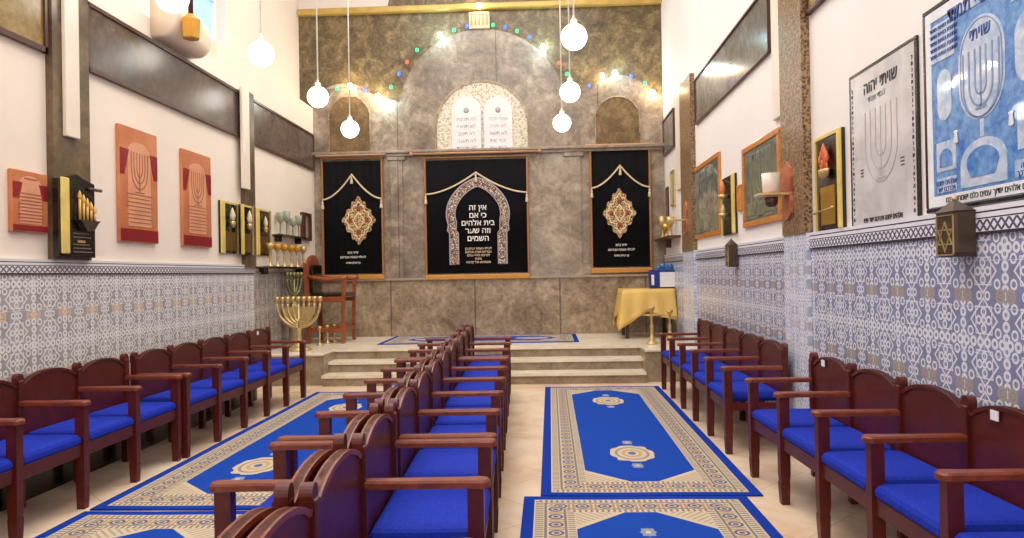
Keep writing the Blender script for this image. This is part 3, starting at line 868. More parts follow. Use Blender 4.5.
# big black case with a yellow tube
o, w, h = hang('L', 52, 172, 90, 258, XL+.05)
t = thing('memorial_lamp_case', 'black memorial case with yellow side strip and flame candles on the left pilaster', 'memorial lamp', o, ROT['L'])
MB().prism([(-w/2, 0), (w/2, 0), (w/2, h*.93), (w*.2, h*.97), (0, h*1.02), (-w*.2, h*.97), (-w/2, h*.93)], -.04, 0).build('case', 'black', t)
MB().bb(-w*.46, -w*.25, -.055, -.04, h*.04, h*.95, .006).build('yellow_strip', 'goldp', t)
s = MB().prism([(-w*.10, h*.46), (w*.5, h*.46), (w*.44, h*.43), (w*.30, h*.33), (w*.10, h*.33), (-w*.02, h*.43)], -.085, -.04).build('candle_holder', 'metal', t)
for i in range(5):
    mb = MB(); x = -.02*w+w*.105*i; hh = h*(.34-.055*i); mb.tube([(x, -.065, h*.46), (x, -.065, h*.46+hh*.75)], .009, 8); flame_bulb(mb, x, -.065, h*.46+hh*.72, .6); mb.build('candle', plain('gold candle', (224, 178, 96), .4) if i == 0 else bpy.data.materials['gold candle'], s)
MB().bb(w*.0, w*.2, -.045, -.04, h*.18, h*.21).build('brass_plate', 'brass', t)
mb = MB(); mb.tube([(w*.3, -.05, h*.86), (w*.62, -.06, h*.86)], .012, 8); mb.build('bracket', 'darkframe', t)
mb = MB()
for i in range(6): mb.bb(-w*.12, w*.42-.02*(i % 3), -.043, -.04, h*(.06+.045*i)-.0, h*(.06+.045*i)+.008) if i != 3 else None
mb.build('engraved_lines', plain('dull silver lines', (110, 100, 90), .5), t)

# gilt boxes
def gilt_box(xl, yt, xr, yb, plane, label):
    o, w, h = hang('L', xl, yt, xr, yb, plane)
    t = thing('memorial_lamp_box', label, 'memorial lamp', o, ROT['L'], 'gilt memorial lamp boxes')
    MB().bb(-w/2, w/2, -.02, 0, 0, h).build('backing', 'black', t)
    for s, q in ((-1, .09), (1, .035)): MB().bb(s*w*.5-s*w*q*2, s*w*.5, -.04, -.02, 0, h, .004).build('side_profile', 'goldp' if s < 0 else 'brass', t)
    MB().bb(-w*.3, w*.4, -.026, -.02, h-.02, h).build('top_profile', 'goldp', t)
    MB().bb(-w*.28, w*.36, -.024, -.02, h*.05, h*.42).build('name_panel', plain('bronze panel', (112, 84, 40), .35, .4) if 'bronze panel' not in bpy.data.materials else bpy.data.materials['bronze panel'], t)
    mb = MB(); mb.lathe([(.015, 0), (.028, .03), (.03, .06), (.02, .07)], (0, -.055, h*.5), 12, mtx=None); mb.build('lamp_cup', 'brass', t)
    mb = MB(); flame_bulb(mb, 0, -.055, h*.5+.07, 1.3); mb.build('flame_lamp', plain('pale flame glass', (224, 206, 170), .25) if 'pale flame glass' not in bpy.data.materials else bpy.data.materials['pale flame glass'], t)
gilt_box(218, 200, 236.5, 254, XL, 'gilt-edged black memorial lamp box, leftmost of three, on the white wall')
gilt_box(238.5, 204, 251, 255, XL+.05, 'gilt-edged black memorial lamp box, middle of three, on the corner pilaster')
gilt_box(254, 208, 269, 256, XLR, 'gilt-edged black memorial lamp box, rightmost of three, above the brass candlesticks')

# shelves in recess with metalware
def shelf(xl, xr, y, dep, label, mat='black'):
    a = onX(xl, y, XLR).y; b = onX(xr, y, XLR).y; z = onX((xl+xr)/2, y, XLR).z
    t = thing('wall_shelf', label, 'shelf', (XLR, (a+b)/2, z), ROT['L'])
    w = b-a; MB().bb(-w/2, w/2, -dep, 0, -.025, 0, .004).build('board', mat, t)
    for s in (-.4, .4): MB().bb(s*w-.01, s*w+.01, -dep*.7, 0, -.10, -.025).build('bracket', mat, t)
    return a, b, z
a, b, z = shelf(254, 300, 267, .16, 'lower dark shelf on the left recess wall holding brass candlesticks')
a += .25
for i in range(6):
    Y = a+(b-a-.1)*i/5.3+.06
    t = thing('candlestick', 'brass candlestick with amber glass cup on the lower shelf, left recess wall', 'candlestick', (XLR+.09, Y, z+.001), 0, 'brass candlesticks on the lower shelf')
    MB().lathe([(.045, 0), (.045, .01), (.015, .03), (.01, .10), (.018, .12), (.01, .14), (.012, .20), (.03, .215)], n=14).build('stem', 'brass', t)
    MB().lathe([(.025, .215), (.05, .25), (.055, .30), (.04, .31), (0.0, .29)], n=14).build('cup', 'glass_amber' if i in (1, 2, 3, 4) else 'brass', t)
a2, b2, z2 = shelf(272, 297, 236, .14, 'upper small shelf on the left recess wall with candle glasses')
mgl = plain('grey green glass', (150, 156, 136), .2)
for i in range(4):
    Y = a2+(b2-a2)*(i+.5)/4
    t = thing('candle_glass', 'grey green candle glass on a thin stem, on the upper shelf of the left recess', 'candle holder', (XLR+.07, Y, z2+.001), 0, 'candle glasses on the upper shelf')
    hh = (.30, .34, .26, .32)[i]
    MB().lathe([(.04, 0), (.04, .008), (.01, .02), (.008, hh*.5), (.012, hh*.52)], n=12).build('stem', 'bronze', t)
    MB().lathe([(.012, hh*.52), (.045, hh*.65), (.052, hh), (.046, hh), (.03, hh*.7)], n=12).build('glass', mgl, t)
o, w, h = hang('L', 300, 212, 309, 241, XLR)
t = thing('framed_mirror', 'small dark wood framed mirror high on the left recess wall beside the curtain', 'mirror', o, ROT['L'])
mb = MB(); mb.bb(-w/2, w/2, -.05, 0, 0, .04); mb.bb(-w/2, w/2, -.05, 0, h-.04, h); mb.bb(-w/2, -w/2+.10, -.05, 0, .04, h-.04); mb.bb(w/2-.10, w/2, -.05, 0, .04, h-.04); mb.build('frame', 'darkframe', t)
MB().bb(-w/2+.10, w/2-.10, -.02, 0, .04, h-.04).build('mirror_glass', plain('silvered glass', (214, 200, 190), .08, .6), t)

# rounded cream unit + amber lantern on upper left wall
ya, yb_ = onX(150, 20, XL).y, onX(212, 55, XL+.2).y
t = thing('air_conditioner', 'long rounded cream unit above the dark marble band on the left wall', 'air conditioner', (XL, (ya+yb_)/2, 3.46), ROT['L'])
mb = MB(); L2 = (yb_-ya)/2; n = 14
prof = [(0, 0)] + [(-.12-.12*math.cos(q), .16-.16*math.sin(q)) for q in [-PI/2*-1+(-PI)*i/n for i in range(n+1)]][::1]
prof = [(0.0, 0.0)] + [(-.10-.13*math.cos(q), .17+.17*math.sin(q)) for q in [-PI/2+PI*i/n for i in range(n+1)]] + [(0.0, .34)]
vs = []; fs = []; rows = []
for k, (x, s) in enumerate(((-L2, .9), (-L2+.03, 1), (L2-.10, 1), (L2-.04, .93), (L2, .72))):
    for (y, z) in prof: vs.append((x, y*s, .17+(z-.17)*s))
m = len(prof)
for r in range(4):
    for i in range(m): j = (i+1) % m; fs.append((r*m+i, r*m+j, r*m+m+j, r*m+m+i))
fs += [tuple(range(m)), tuple(range(4*m, 5*m))]
MB().add(vs, fs, True).build('housing', plain('cream plastic', (226, 206, 182), .4, var=.01), t)
p = onX(191, 27, XL+.30)
t = thing('wall_lantern', 'small amber glass lantern on a dark bracket above the cream unit, upper left wall', 'lantern', (p.x, p.y, p.z), 0)
MB().lathe([(.05, -.11), (.075, -.10), (.085, .06), (.03, .11)], n=6, smooth=False).build('amber_glass', 'glass_amber', t)
mb = MB(); mb.tube([(0, 0, .10), (0, 0, .42), (-.12, 0, .44)], .022, 8); mb.build('bracket', 'darkframe', t)

# ------------------------------------------------------------------ right wall objects
# black framed print
def frame4(mb, w, h, fw, y0, y1):
    mb.bb(-w/2, w/2, y0, y1, 0, fw, .004); mb.bb(-w/2, w/2, y0, y1, h-fw, h, .004)
    mb.bb(-w/2, -w/2+fw, y0, y1, fw, h-fw, .004); mb.bb(w/2-fw, w/2, y0, y1, fw, h-fw, .004)
    return mb
def glossy_print(name, c1, c2, sc=5):
    m = Mat(name, .35, coat=.9); m.b.inputs['Coat Roughness'].default_value = .03
    return m.out(m.ramp(m.noise(sc, 5, .6, .5), [(.35, c1), (.65, c2)]))
o, w, h = hang('R', 851, 60, 923, 222)
h = onX(923, 36, XR).z-o.z+.02
t = thing('framed_print', 'tall black-framed grey and white print with Hebrew lettering and a faint menorah', 'framed print', o, ROT['R'])
frame4(MB(), w, h, .024, -.016, 0).build('frame', 'black', t)
pr = MB().bb(-w/2+.022, w/2-.022, -.0148, -.002, .022, h-.022).build('print', glossy_print('grey print', (196, 194, 196), (224, 222, 224)), t)
bk = plain('print ink', (48, 46, 50), .5); gk = plain('pale print ink', (180, 178, 182), .5)
text('שויתי יהוה', .10, bk, pr, (0, -.016, h*.865), bold=.001)
text('לנגדי תמיד', .05, gk, pr, (-w*.05, -.016, h*.79))
text('אלהים יחננו ויברכנו יאר פניו', .042, bk, pr, (0, -.016, h*.055), bold=.0005)
V = 'למנצחבנגינתמזמורשיראלהיםיחננו'
for s in (-1, 1):
    text('\n'.join(V[i:i+1] for i in range(0, 26)), .031, bk, pr, (s*(w/2-.045), -.016, h*.48), xs=.9, rev=False)
def menorah_flat(mb, cx, z0_, R, n, th, y0, y1, stem, up):
    cz = z0_+stem
    for k in range(1, n+1):
        r = R*k/n; a = arc(cx, cz, r, r*1.1, 180, 360, 16); b = arc(cx, cz, r-th, (r-th)*1.1, 180, 360, 16); mb.strip(a, b, y0, y1)
        for s in (-1, 1): mb.bb(cx+s*(r-th/2)-th/2, cx+s*(r-th/2)+th/2, y0, y1, cz, cz+up)
    mb.bb(cx-th/2, cx+th/2, y0, y1, z0_, cz+up); mb.bb(cx-R*.3, cx+R*.3, y0, y1, z0_-th, z0_)
mb = MB(); menorah_flat(mb, 0, h*.3, w*.24, 3, .008, -.017, -.0152, h*.2, h*.22); mb.build('menorah_figure', gk, pr)
mb = MB()
for s in (-1, 1):
    for k in range(3): mb.bb(s*w*.3-.02, s*w*.3+.02, -.017, -.0152, h*(.33+.02*k), h*(.33+.02*k)+.006)
mb.build('caption_lines', bk, pr)

# blue menorah poster, running out of frame
o1 = onX(930, 214, XR); ytop = onX(924, 15, XR); yend = o1.y-1.08
zb_ = o1.z+.0; h = ytop.z-zb_; w = o1.y-yend
t = thing('framed_poster', 'large blue and white menorah poster with ornate panels, at the right edge', 'framed poster', (XR, (o1.y+yend)/2, zb_), ROT['R'])
frame4(MB(), w, h, .022, -.018, 0).build('frame', 'black', t)
pr = MB().bb(-w/2+.02, w/2-.02, -.015, -.002, .02, h-.02).build('print', glossy_print('blue print', (44, 112, 198), (120, 172, 226), 22), t)
lg = glossy_print('pale blue print', (150, 184, 226), (222, 230, 242), 16); dk = plain('deep blue ink', (40, 76, 150), .4); wh = plain('white ink', (232, 236, 244), .4)
y0, y1 = -.0175, -.0152
mb = MB(); frame4(mb, w-.05, h-.05, .05, y0, y1)
for i in range(len(mb.v)): mb.v[i] = (mb.v[i][0], mb.v[i][1], mb.v[i][2]+.025)
mb.build('white_border', wh, pr)
def pill(mb, cx, cz, rw, rh, ya=y0, yb=y1):
    mb.prism(arc(cx, cz+rh-rw, rw, rw, 0, 180, 14)+arc(cx, cz-rh+rw, rw, rw, 180, 360, 14), ya, yb)
SC = w*.5
cx = -w/2+.46*1.0*w if False else -w*.06
mb = MB(); pill(mb, cx, h*.60, w*.155, h*.225); pill(mb, cx-w*.27, h*.55, w*.055, h*.12); pill(mb, cx+w*.29, h*.60, w*.075, h*.14)
mb.bb(-w*.43, cx-w*.185, y0, y1, h*.72, h*.90); mb.bb(cx+w*.2, w*.44, y0, y1, h*.80, h*.93)
mb.bb(cx-w*.34, cx-w*.19, y0, y1, h*.19, h*.33); mb.bb(cx-w*.34, cx-w*.19, y0, y1, h*.09, h*.16); mb.bb(cx+w*.22, cx+w*.44, y0, y1, h*.20, h*.38); mb.bb(cx+w*.20, cx+w*.46, y0, y1, h*.09, h*.16)
mb.bb(-w*.20, w*.18, y0, y1, h*.88, h*.93)
mb.bb(cx-.014, cx+.014, y0, y1, h*.30, h*.38)
mb.prism(arc(cx, h*.19, w*.155, h*.105, 0, 180, 16)+[(cx-w*.155, h*.09), (cx+w*.155, h*.09)], y0, y1)
mb.build('pale_panels', lg, pr)
mb = MB(); menorah_flat(mb, cx, h*.43, w*.125, 3, .010, -.0195, -.0176, h*.10, h*.16)
for k in range(3):
    r1 = (w*.14-.0*k, h*.21); 
a = arc(cx, h*.60+h*.215-w*.142, w*.142, w*.142, 0, 180, 14)+arc(cx, h*.60-h*.215+w*.142, w*.142, w*.142, 180, 360, 14); a.append(a[0])
b = [(cx+(x-cx)*.96, h*.6+(z-h*.6)*.985) for x, z in a]; mb.strip(a, b, -.0195, -.0176)
mb.build('menorah_figure', plain('slate ink', (130, 150, 190), .4), pr)
mb = MB()
vv = bpy.data.materials['blue print']
mb.prism(arc(cx-w*.265, h*.25, w*.05, h*.045, 0, 180, 10)+[(cx-w*.315, h*.21), (cx-w*.215, h*.21)], -.0195, -.0176); mb.build('view_vignette', vv, pr); mb = MB()
mb.prism(arc(cx, h*.19, w*.11, h*.07, 0, 180, 12)+[(cx-w*.08, h*.13), (cx+w*.08, h*.13)], -.0195, -.0176); mb.build('view_vignette', vv, pr); mb = MB()
mb.prism(arc(cx+w*.33, h*.29, w*.07, h*.06, 0, 180, 12)+[(cx+w*.26, h*.24), (cx+w*.40, h*.24)], -.0195, -.0176)
mb.build('view_vignette', bpy.data.materials['blue print'], pr)
text('שויתי', .075, dk, pr, (cx, -.018, h*.755), bold=.001)
text('יהוה לנגדי תמיד', .09, dk, pr, (-w*.02, -.018, h*.905), bold=.001)
for (x, z, s) in ((cx-w*.265, h*.135, 'אלהים יחננו'), (cx-w*.265, h*.105, 'ויברכנו יאר'), (cx+w*.33, h*.135, 'פניו אתנו סלה'), (cx+w*.33, h*.105, 'לדעת בארץ דרכך')):
    text(s, .035, dk, pr, (x, -.018, z))
text('יודוך עמים אלהים יודוך עמים כלם ישמחו וירננו', .038, bk, pr, (0, -.018, .05))
for k in range(5): text('למנצח בנגינת מזמור', .028, dk, pr, (cx-w*.27, -.018, h*(.88-.032*k)))
for k in range(4): text('ארץ נתנה יבולה', .032, dk, pr, (cx+w*.33, -.018, h*(.91-.032*k)))
mb = MB()
for s in (-1, 1): mb.lathe([(.001, 0), (.02, .01), (.012, .05), (.02, .06), (.001, .065)], (0, 0, 0), 8, mtx=Matrix.Translation((cx+s*w*.185, -.0178, h*.30)) @ Matrix.Diagonal((1, .05, 1, 1)))
mb.build('goblet_figure', wh, pr)

# lit gold/black memorial box
o, w, h = hang('R', 818, 140, 847, 228)
t = thing('memorial_lamp_box', 'tall black memorial box with gold edges and red candles, left of the grey print', 'memorial lamp', o, ROT['R'])
MB().bb(-w/2, w/2, -.02, 0, 0, h).build('backing', 'black', t)
MB().bb(w/2-.035, w/2, -.045, -.02, 0, h, .008).build('gold_edge', 'goldp', t); MB().bb(-w/2, -w/2+.02, -.03, -.02, 0, h).build('gold_edge', 'goldp', t); MB().bb(-w/2+.02, w/2-.035, -.03, -.02, h-.02, h).build('gold_edge', 'goldp', t)
mb = MB(); mb.lathe([(.02, 0), (.07, .02), (.08, .05), (.08, .065)], (0, 0, 0), 18, mtx=Matrix.Translation((-.01, -.045, h*.53)) @ Matrix.Diagonal((1, .3, 1, 1))); mb.build('lamp_bowl', 'brass', t)
for i in range(5):
    mb = MB(); mb.tube([(-.07+.028*i, -.045, h*.60), (-.07+.028*i, -.045, h*.60+.07+.03*(2-abs(i-2)))], .006, 8); flame_bulb(mb, -.07+.028*i, -.045, h*.60+.06+.03*(2-abs(i-2)), .7); mb.build('candle', plain('red gold candle', (222, 110, 66), .4) if i == 0 else bpy.data.materials['red gold candle'], t)
MB().bb(-w*.30, w*.22, -.024, -.02, h*.06, h*.46).build('name_panel', plain('old gold panel', (176, 136, 48), .35, .4), t)
mb = MB(); mb.tube([(-w*.48, -.05, h*.20), (w*.35, -.05, h*.22)], .004, 6); mb.sphere((w*.28, -.05, h*.22), .012, 8, 6); mb.sphere((-w*.40, -.05, h*.20), .012, 8, 6); mb.build('side_wire', 'brass', t)

# wooden corbel shelf with cup
p = onX(780, 210, XR-.06)
o = Vector((XR-.06, onX(789, 200, XR-.06).y, onX(789, 214, XR-.06).z))
t = thing('corbel_shelf', 'reddish scrolled wooden bracket shelf holding a white cup, on the near marble pilaster', 'shelf', o, ROT['R'])
CS = 1.3
out = [(-.06, 0), (-.02, -.02), (.02, -.015), (.07, .02), (.075, .10), (.05, .16), (.08, .25), (.06, .31), (.03, .33), (0.0, .36), (-.03, .33), (-.06, .31), (-.08, .25), (-.05, .16), (-.075, .10)]
out = [(x*1.25, z*1.15-.02) for x, z in out]
MB().prism(out, -.02, 0).build('back_plate', plain('terracotta wood', (184, 108, 74), .45), t)
MB().prism([(-.07, .14), (.07, .14), (.07, .155), (-.07, .155)], -.24, -.02).build('shelf_board', plain('pale edge wood', (222, 186, 132), .35), t)
MB().lathe([(.02, 0), (.045, .02), (.05, .07), (.03, .075)], (0, -.13, .055), 14).build('dark_knob', 'darkframe', t)
c = thing('cup', 'white translucent cup standing on the scrolled bracket shelf', 'cup', o+Vector((-.13, 0, .156)), 0)
MB().lathe([(.055, 0), (.064, .02), (.068, .15), (.062, .15), (.054, .02)], n=18).build('cup_body', plain('milky glass', (226, 212, 200), .25), c)

def fpic(xl, yt, xr, yb, label, c1, c2, fw=.05, details=True, plane=None, fr='orangewood', yt2=None):
    o, w, h = hang('R', xl, yt, xr, yb, plane)
    t = thing('framed_picture', label, 'picture', o, ROT['R'])
    frame4(MB(), w, h, fw, -.026, 0).build('frame', fr, t)
    pr = MB().bb(-w/2+fw, w/2-fw, -.015, -.002, fw, h-fw).build('picture_print', glossy_print('picture print', c1, c2, 12), t)
    if details:
        iw, ih = w-2*fw, h-2*fw
        mb = MB(); menorah_flat(mb, 0, fw+ih*.3, iw*.3, 3, .010, -.018, -.0152, ih*.25, ih*.2); mb.build('menorah_figure', plain('pale ochre ink', (140, 138, 106), .4), pr)
        text('מזמור לתודה', iw*.12, plain('faded ink', (140, 146, 132), .5), pr, (0, -.016, fw+ih*.88))
        mb = MB(); mb.bb(-iw*.4, -iw*.12, -.018, -.0152, fw+ih*.08, fw+ih*.26); mb.bb(iw*.12, iw*.4, -.018, -.0152, fw+ih*.08, fw+ih*.26); mb.bb(-iw*.35, iw*.35, -.018, -.0152, fw+ih*.035, fw+ih*.06); mb.build('inset_panel', plain('sand ink', (126, 126, 98), .4), pr)
    return t
fpic(744, 150, 783, 220, 'large dark green picture in a honey wood frame, partly behind the bracket shelf', (44, 62, 60), (110, 122, 100), .05)
fpic(694, 170, 722.5, 234, 'smaller grey green picture in a honey wood frame, beside the far speckled pilaster', (70, 84, 84), (140, 146, 140), .05)
fpic(739, 186, 744, 210, 'tiny orange framed picture squeezed between gold lamp box and large framed picture', (200, 120, 60), (230, 160, 90), .02, False)
fpic(671.5, 172, 676, 205, 'pale green framed picture far along the right wall past the far pilaster', (150, 160, 130), (190, 194, 170), .03, False, fr='brass')
fpic(666.8, 188, 669.5, 218, 'small reddish framed picture at the far end of the right wall beside the curtain', (160, 100, 84), (200, 150, 130), .03, False, fr='darkframe')

o, w, h = hang('R', 723, 180, 738, 233)
t = thing('memorial_lamp_box', 'narrow black memorial box with gold edge and small lamps between the two honey wood frames', 'memorial lamp', o, ROT['R'])
MB().bb(-w/2, w/2, -.02, 0, 0, h).build('backing', 'black', t)
MB().bb(w/2-.05, w/2, -.05, -.02, 0, h, .008).build('gold_edge', 'goldp', t); MB().bb(-w/2, -w/2+.03, -.03, -.02, 0, h).build('gold_edge', 'goldp', t)
mb = MB(); mb.lathe([(.02, 0), (.045, .02), (.05, .05)], (0, -.072, h*.60), 14); mb.build('lamp_bowl', 'brass', t); mb = MB(); mb.lathe([(.02, 0), (.04, .02), (.045, .05)], (0, -.072, h*.28), 14); mb.build('lamp_bowl', 'brass', t)
mb = MB(); flame_bulb(mb, 0, -.072, h*.6+.05, 1.3); mb.build('flame_lamp', plain('orange flame glass', (226, 130, 72), .3), t)
mb = MB(); flame_bulb(mb, 0, -.072, h*.28+.05, .9); mb.build('small_lamp', bpy.data.materials['pale flame glass'], t)

# charity lanterns
def star_pts(r, a0=PI/2): return [(r*math.cos(a0+2*PI*i/3), r*math.sin(a0+2*PI*i/3)) for i in range(3)]
def charity(xc, yt, yb, W, label, H=None):
    P_ = XR-.03
    z1 = onX(xc, yt, P_-.1).z; z0_ = onX(xc, yb, P_-.1).z; Y = onX(xc, (yt+yb)/2, P_-W*.5).y
    t = thing('charity_box', label, 'charity box', (P_, Y, z0_), ROT['R'])
    h = z1-z0_; b = h*.78
    mb = MB()
    n = 6; rings = []
    D = .085
    out = [(-W/2, 0.0), (-W/2, -D+.012), (-W/2+.012, -D), (W/2-.012, -D), (W/2, -D+.012), (W/2, 0.0)]
    vs = [(x*.92, y*.92, 0) for x, y in out] + [(x, y, .02) for x, y in out] + [(x, y, b) for x, y in out] + [(x*1.08, y*1.05, b+.004) for x, y in out] + [(x*.12, -D*.5+(y+D*.5)*.12, h) for x, y in out]
    fs = [tuple(range(5, -1, -1)), tuple(range(24, 30))] + [(r*6+i, r*6+(i+1) % 6, r*6+6+(i+1) % 6, r*6+6+i) for r in range(4) for i in range(6)]
    mb.add(vs, fs); mb.build('body', 'metal', t)
    mb = MB(); mb.sphere((0, -D*.5, h+.008), .012, 10, 8); mb.build('finial', 'brass', t)
    R = b*.36
    # star on the front face and on the side facing the camera side
    ms = plain('etched brass line', (190, 170, 120), .35, .5) if 'etched brass line' not in bpy.data.materials else bpy.data.materials['etched brass line']
    fr_ = MB()
    ang = 0
    # left slanted face: from (-W/2,-.55W) to (-.28W,-.9W); flat front: y=-.9W
    for (cx_, cy_, rz_, half) in ((0, -D, 0, W*.44),):
        MM = Matrix.Translation((cx_, cy_, b*.45)) @ Matrix.Rotation(rz_, 4, 'Z')
        if half > W*.25:
            for a0 in (PI/2, -PI/2):
                q = [(x*min(1, half*.95/(.87*R)), z) for x, z in star_pts(R, a0)]; q.append(q[0]); q2 = [(x*.82, z*.82) for x, z in q]
                tmp = MB().strip(q, q2, -.004, 0); fr_.add(tmp.v, tmp.f, False, MM)
        tmp = MB()
        for (u0, u1, v0, v1) in ((-half*.96, -half*.86, -b*.42, b*.5), (half*.86, half*.96, -b*.42, b*.5), (-half*.96, half*.96, -b*.42, -b*.39), (-half*.96, half*.96, b*.48, b*.5)): tmp.bb(u0, u1, -.004, 0, v0, v1)
        fr_.add(tmp.v, tmp.f, False, MM)
    fr_.build('star_relief', ms, t)
charity(945, 200, 257, .17, 'large dark metal charity box with a six-pointed star under the blue poster')
charity(728, 239, 267, .15, 'small dark metal charity box hanging on the tiles below the narrow lamp box')

# far right bracket shelf with gilt pieces, flush to pilaster
a = onX(662, 235, XR).y; b = onX(681, 235, XR).y; z = onX(670, 238, XR).z
t = thing('wall_shelf', 'small dark wooden shelf holding gilt ornaments far along the right wall', 'shelf', (XR, (a+b)/2, z), ROT['R'])
MB().bb(-(a-b)/2, (a-b)/2, -.18, 0, -.03, 0, .004).build('board', 'darkframe', t)
MB().prism([(-.03, -.15), (.03, -.15), (.05, -.03), (-.05, -.03)], -.08, 0).build('bracket', 'darkframe', t)
for i, (f, hh, mt) in enumerate(((.2, .28, 'brass'), (.42, .2, 'gold'), (.62, .34, 'brass'), (.82, .22, 'gold'))):
    g = thing('gilt_goblet', 'gilt goblet on the small shelf far along the right wall', 'goblet', (XR-.09, b+(a-b)*f, z+.001), 0, 'gilt goblets on the far right shelf')
    MB().lathe([(.05, 0), (.05, .01), (.012, .03), (.012, hh*.45), (.03, hh*.5), (.06, hh*.7), (.062, hh), (.054, hh), (.03, hh*.6)], n=14).build('goblet_body', mt, g)
# terracotta bracket on far pilaster
o = Vector((XR-.06, (ra+rb)/2, onX(689, 232, XR).z))
t = thing('corbel_shelf', 'reddish scrolled wooden bracket shelf on the far speckled pilaster, right wall', 'shelf', o, ROT['R'])
MB().prism([(x, zz) for x, zz in out], -.02, 0).build('back_plate', bpy.data.materials['terracotta wood'], t)
MB().bb(-.07, .07, -.24, -.02, .14, .155).build('shelf_board', bpy.data.materials['pale edge wood'], t)

# ------------------------------------------------------------------ platform furniture
# table with yellow cloth
TX0, TX1, TY0, TY1, TH_ = 1.10, 1.82, 10.78, 11.45, 1.115
t = thing('table', 'small table hidden under a yellow satin cloth on the platform, right', 'table', ((TX0+TX1)/2, (TY0+TY1)/2, PH), 0)
w, d = TX1-TX0, TY1-TY0; th = TH_-PH
MB().bb(-w/2+.02, w/2-.02, -d/2+.02, d/2-.02, th-.04, th-.004).build('tabletop', 'darkframe', t)
for sx in (-1, 1):
    for sy in (-1, 1): MB().bb(sx*(w/2-.05)-.025, sx*(w/2-.05)+.025, sy*(d/2-.05)-.025, sy*(d/2-.05)+.025, 0, th-.04).build('leg', 'darkframe', t)
# cloth
n = 96; vs = []; fs = []
per = []
def rect_pt(s, w, d):
    P_ = 2*(w+d); q = (s*P_) % P_
    if q < w: return (-w/2+q, -d/2, 0, -1)
    q -= w
    if q < d: return (w/2, -d/2+q, 1, 0)
    q -= d
    if q < w: return (w/2-q, d/2, 0, 1)
    q -= w
    return (-w/2, d/2-q, -1, 0)
rows = 7
for r in range(rows+1):
    for i in range(n):
        x, y, nx, ny = rect_pt(i/n, w, d)
        # hem drop: longest at the corners
        corner = min(math.hypot(abs(x)-w/2, abs(y)-d/2), .4)/.4
        drop = .30 + .30*(1-corner)**1.3
        if x > 0 and ny == -1: drop = min(drop, .34+.12*(1-corner))
        f = r/rows; z = th-.0-drop*f
        cxn, cyn = (x/(abs(x)+1e-6) if abs(abs(x)-w/2) < .12 else 0), (y/(abs(y)+1e-6) if abs(abs(y)-d/2) < .12 else 0)
        flare = .012+f*(.035+.02*math.sin(i*.9)+.05*(1-corner))
        xx = x+flare*(nx if nx else (1 if x > 0 else -1)*(1-corner)); yy = y+flare*(ny if ny else (1 if y > 0 else -1)*(1-corner))
        xx = min(xx, XR-.03-(TX0+TX1)/2)
        vs.append((xx, yy, z if r else th+.004))
for r in range(rows):
    for i in range(n): j = (i+1) % n; fs.append((r*n+i, r*n+j, (r+1)*n+j, (r+1)*n+i))
fs.append(tuple(range(n)))
o = MB().add(vs, fs, True).build('tablecloth', 'yellow', None, ((TX0+TX1)/2, (TY0+TY1)/2, PH+.002))
tag(o, 'yellow satin cloth draped over the small table with a long pointed corner', 'tablecloth')
o.data.polygons[-1].use_smooth = False
sm = o.modifiers.new('thick', 'SOLIDIFY'); sm.thickness = .004; sm.offset = 1
# blue box
bxo = onY(663, 289, 10.95)
bxo.x += .03
t = thing('donation_box', 'blue box with a white paper on its front, standing on the yellow cloth', 'box', (bxo.x, 10.98, TH_+.012), 0)
MB().bb(-.22, .22, -.09, .09, 0, .27, .008).build('box_body', 'bluebox', t)
MB().bb(-.08, .15, -.094, -.09, .02, .235).build('white_paper', 'paper', t)
MB().bb(-.205, -.165, -.094, -.09, .05, .20).build('side_paper', 'paper', t)
t2_ = thing('blue_ornament', 'small cluster of blue and turquoise glass ornaments on top of the blue box', 'ornament', (bxo.x+.03, 10.98, TH_+.284), 0)
mg2 = plain('blue glass', (60, 120, 180), .15)
for i in range(5): MB().sphere((-.11+.055*i, 0, .03+.015*(i % 2)), .03+.012*(i % 2), 12, 8, (1, 1, 1.2 if i != 2 else 1.5)).build('glass_bead', mg2, t2_)
MB().bb(-.15, .15, -.03, .03, 0, .008).build('tray', mg2, t2_)

def candelabrum(X, Y, Z, H, label, arms=1, mat='brass'):
    t = thing('candelabrum', label, 'candelabrum', (X, Y, Z), 0)
    MB().lathe([(.085, 0), (.08, .015), (.045, .04), (.05, .07), (.025, .10), (.018, .2*H/.5), (.03, .24*H/.5), (.014, .28*H/.5), (.014, H*.72), (.03, H*.74)], n=18).build('stem', mat, t)
    MB().lathe([(.03, H*.74), (.125, H*.77), (.13, H*.785), (.03, H*.775)], n=20).build('drip_tray', mat, t)
    MB().lathe([(.012, H*.775), (.02, H*.86), (.045, H*.93), (.05, H), (.042, H), (.02, H*.9)], n=14).build('candle_cup', mat, t)
p = onZ(652, 344, PH); candelabrum(p.x, p.y, PH, .50, 'brass candlestick with a wide drip tray, standing before the yellow table')
p = onZ(675, 339, PH); candelabrum(min(p.x, 1.70), p.y-.18, PH, .42, 'shorter brass candlestick right of the wide-tray one, close to the right wall')

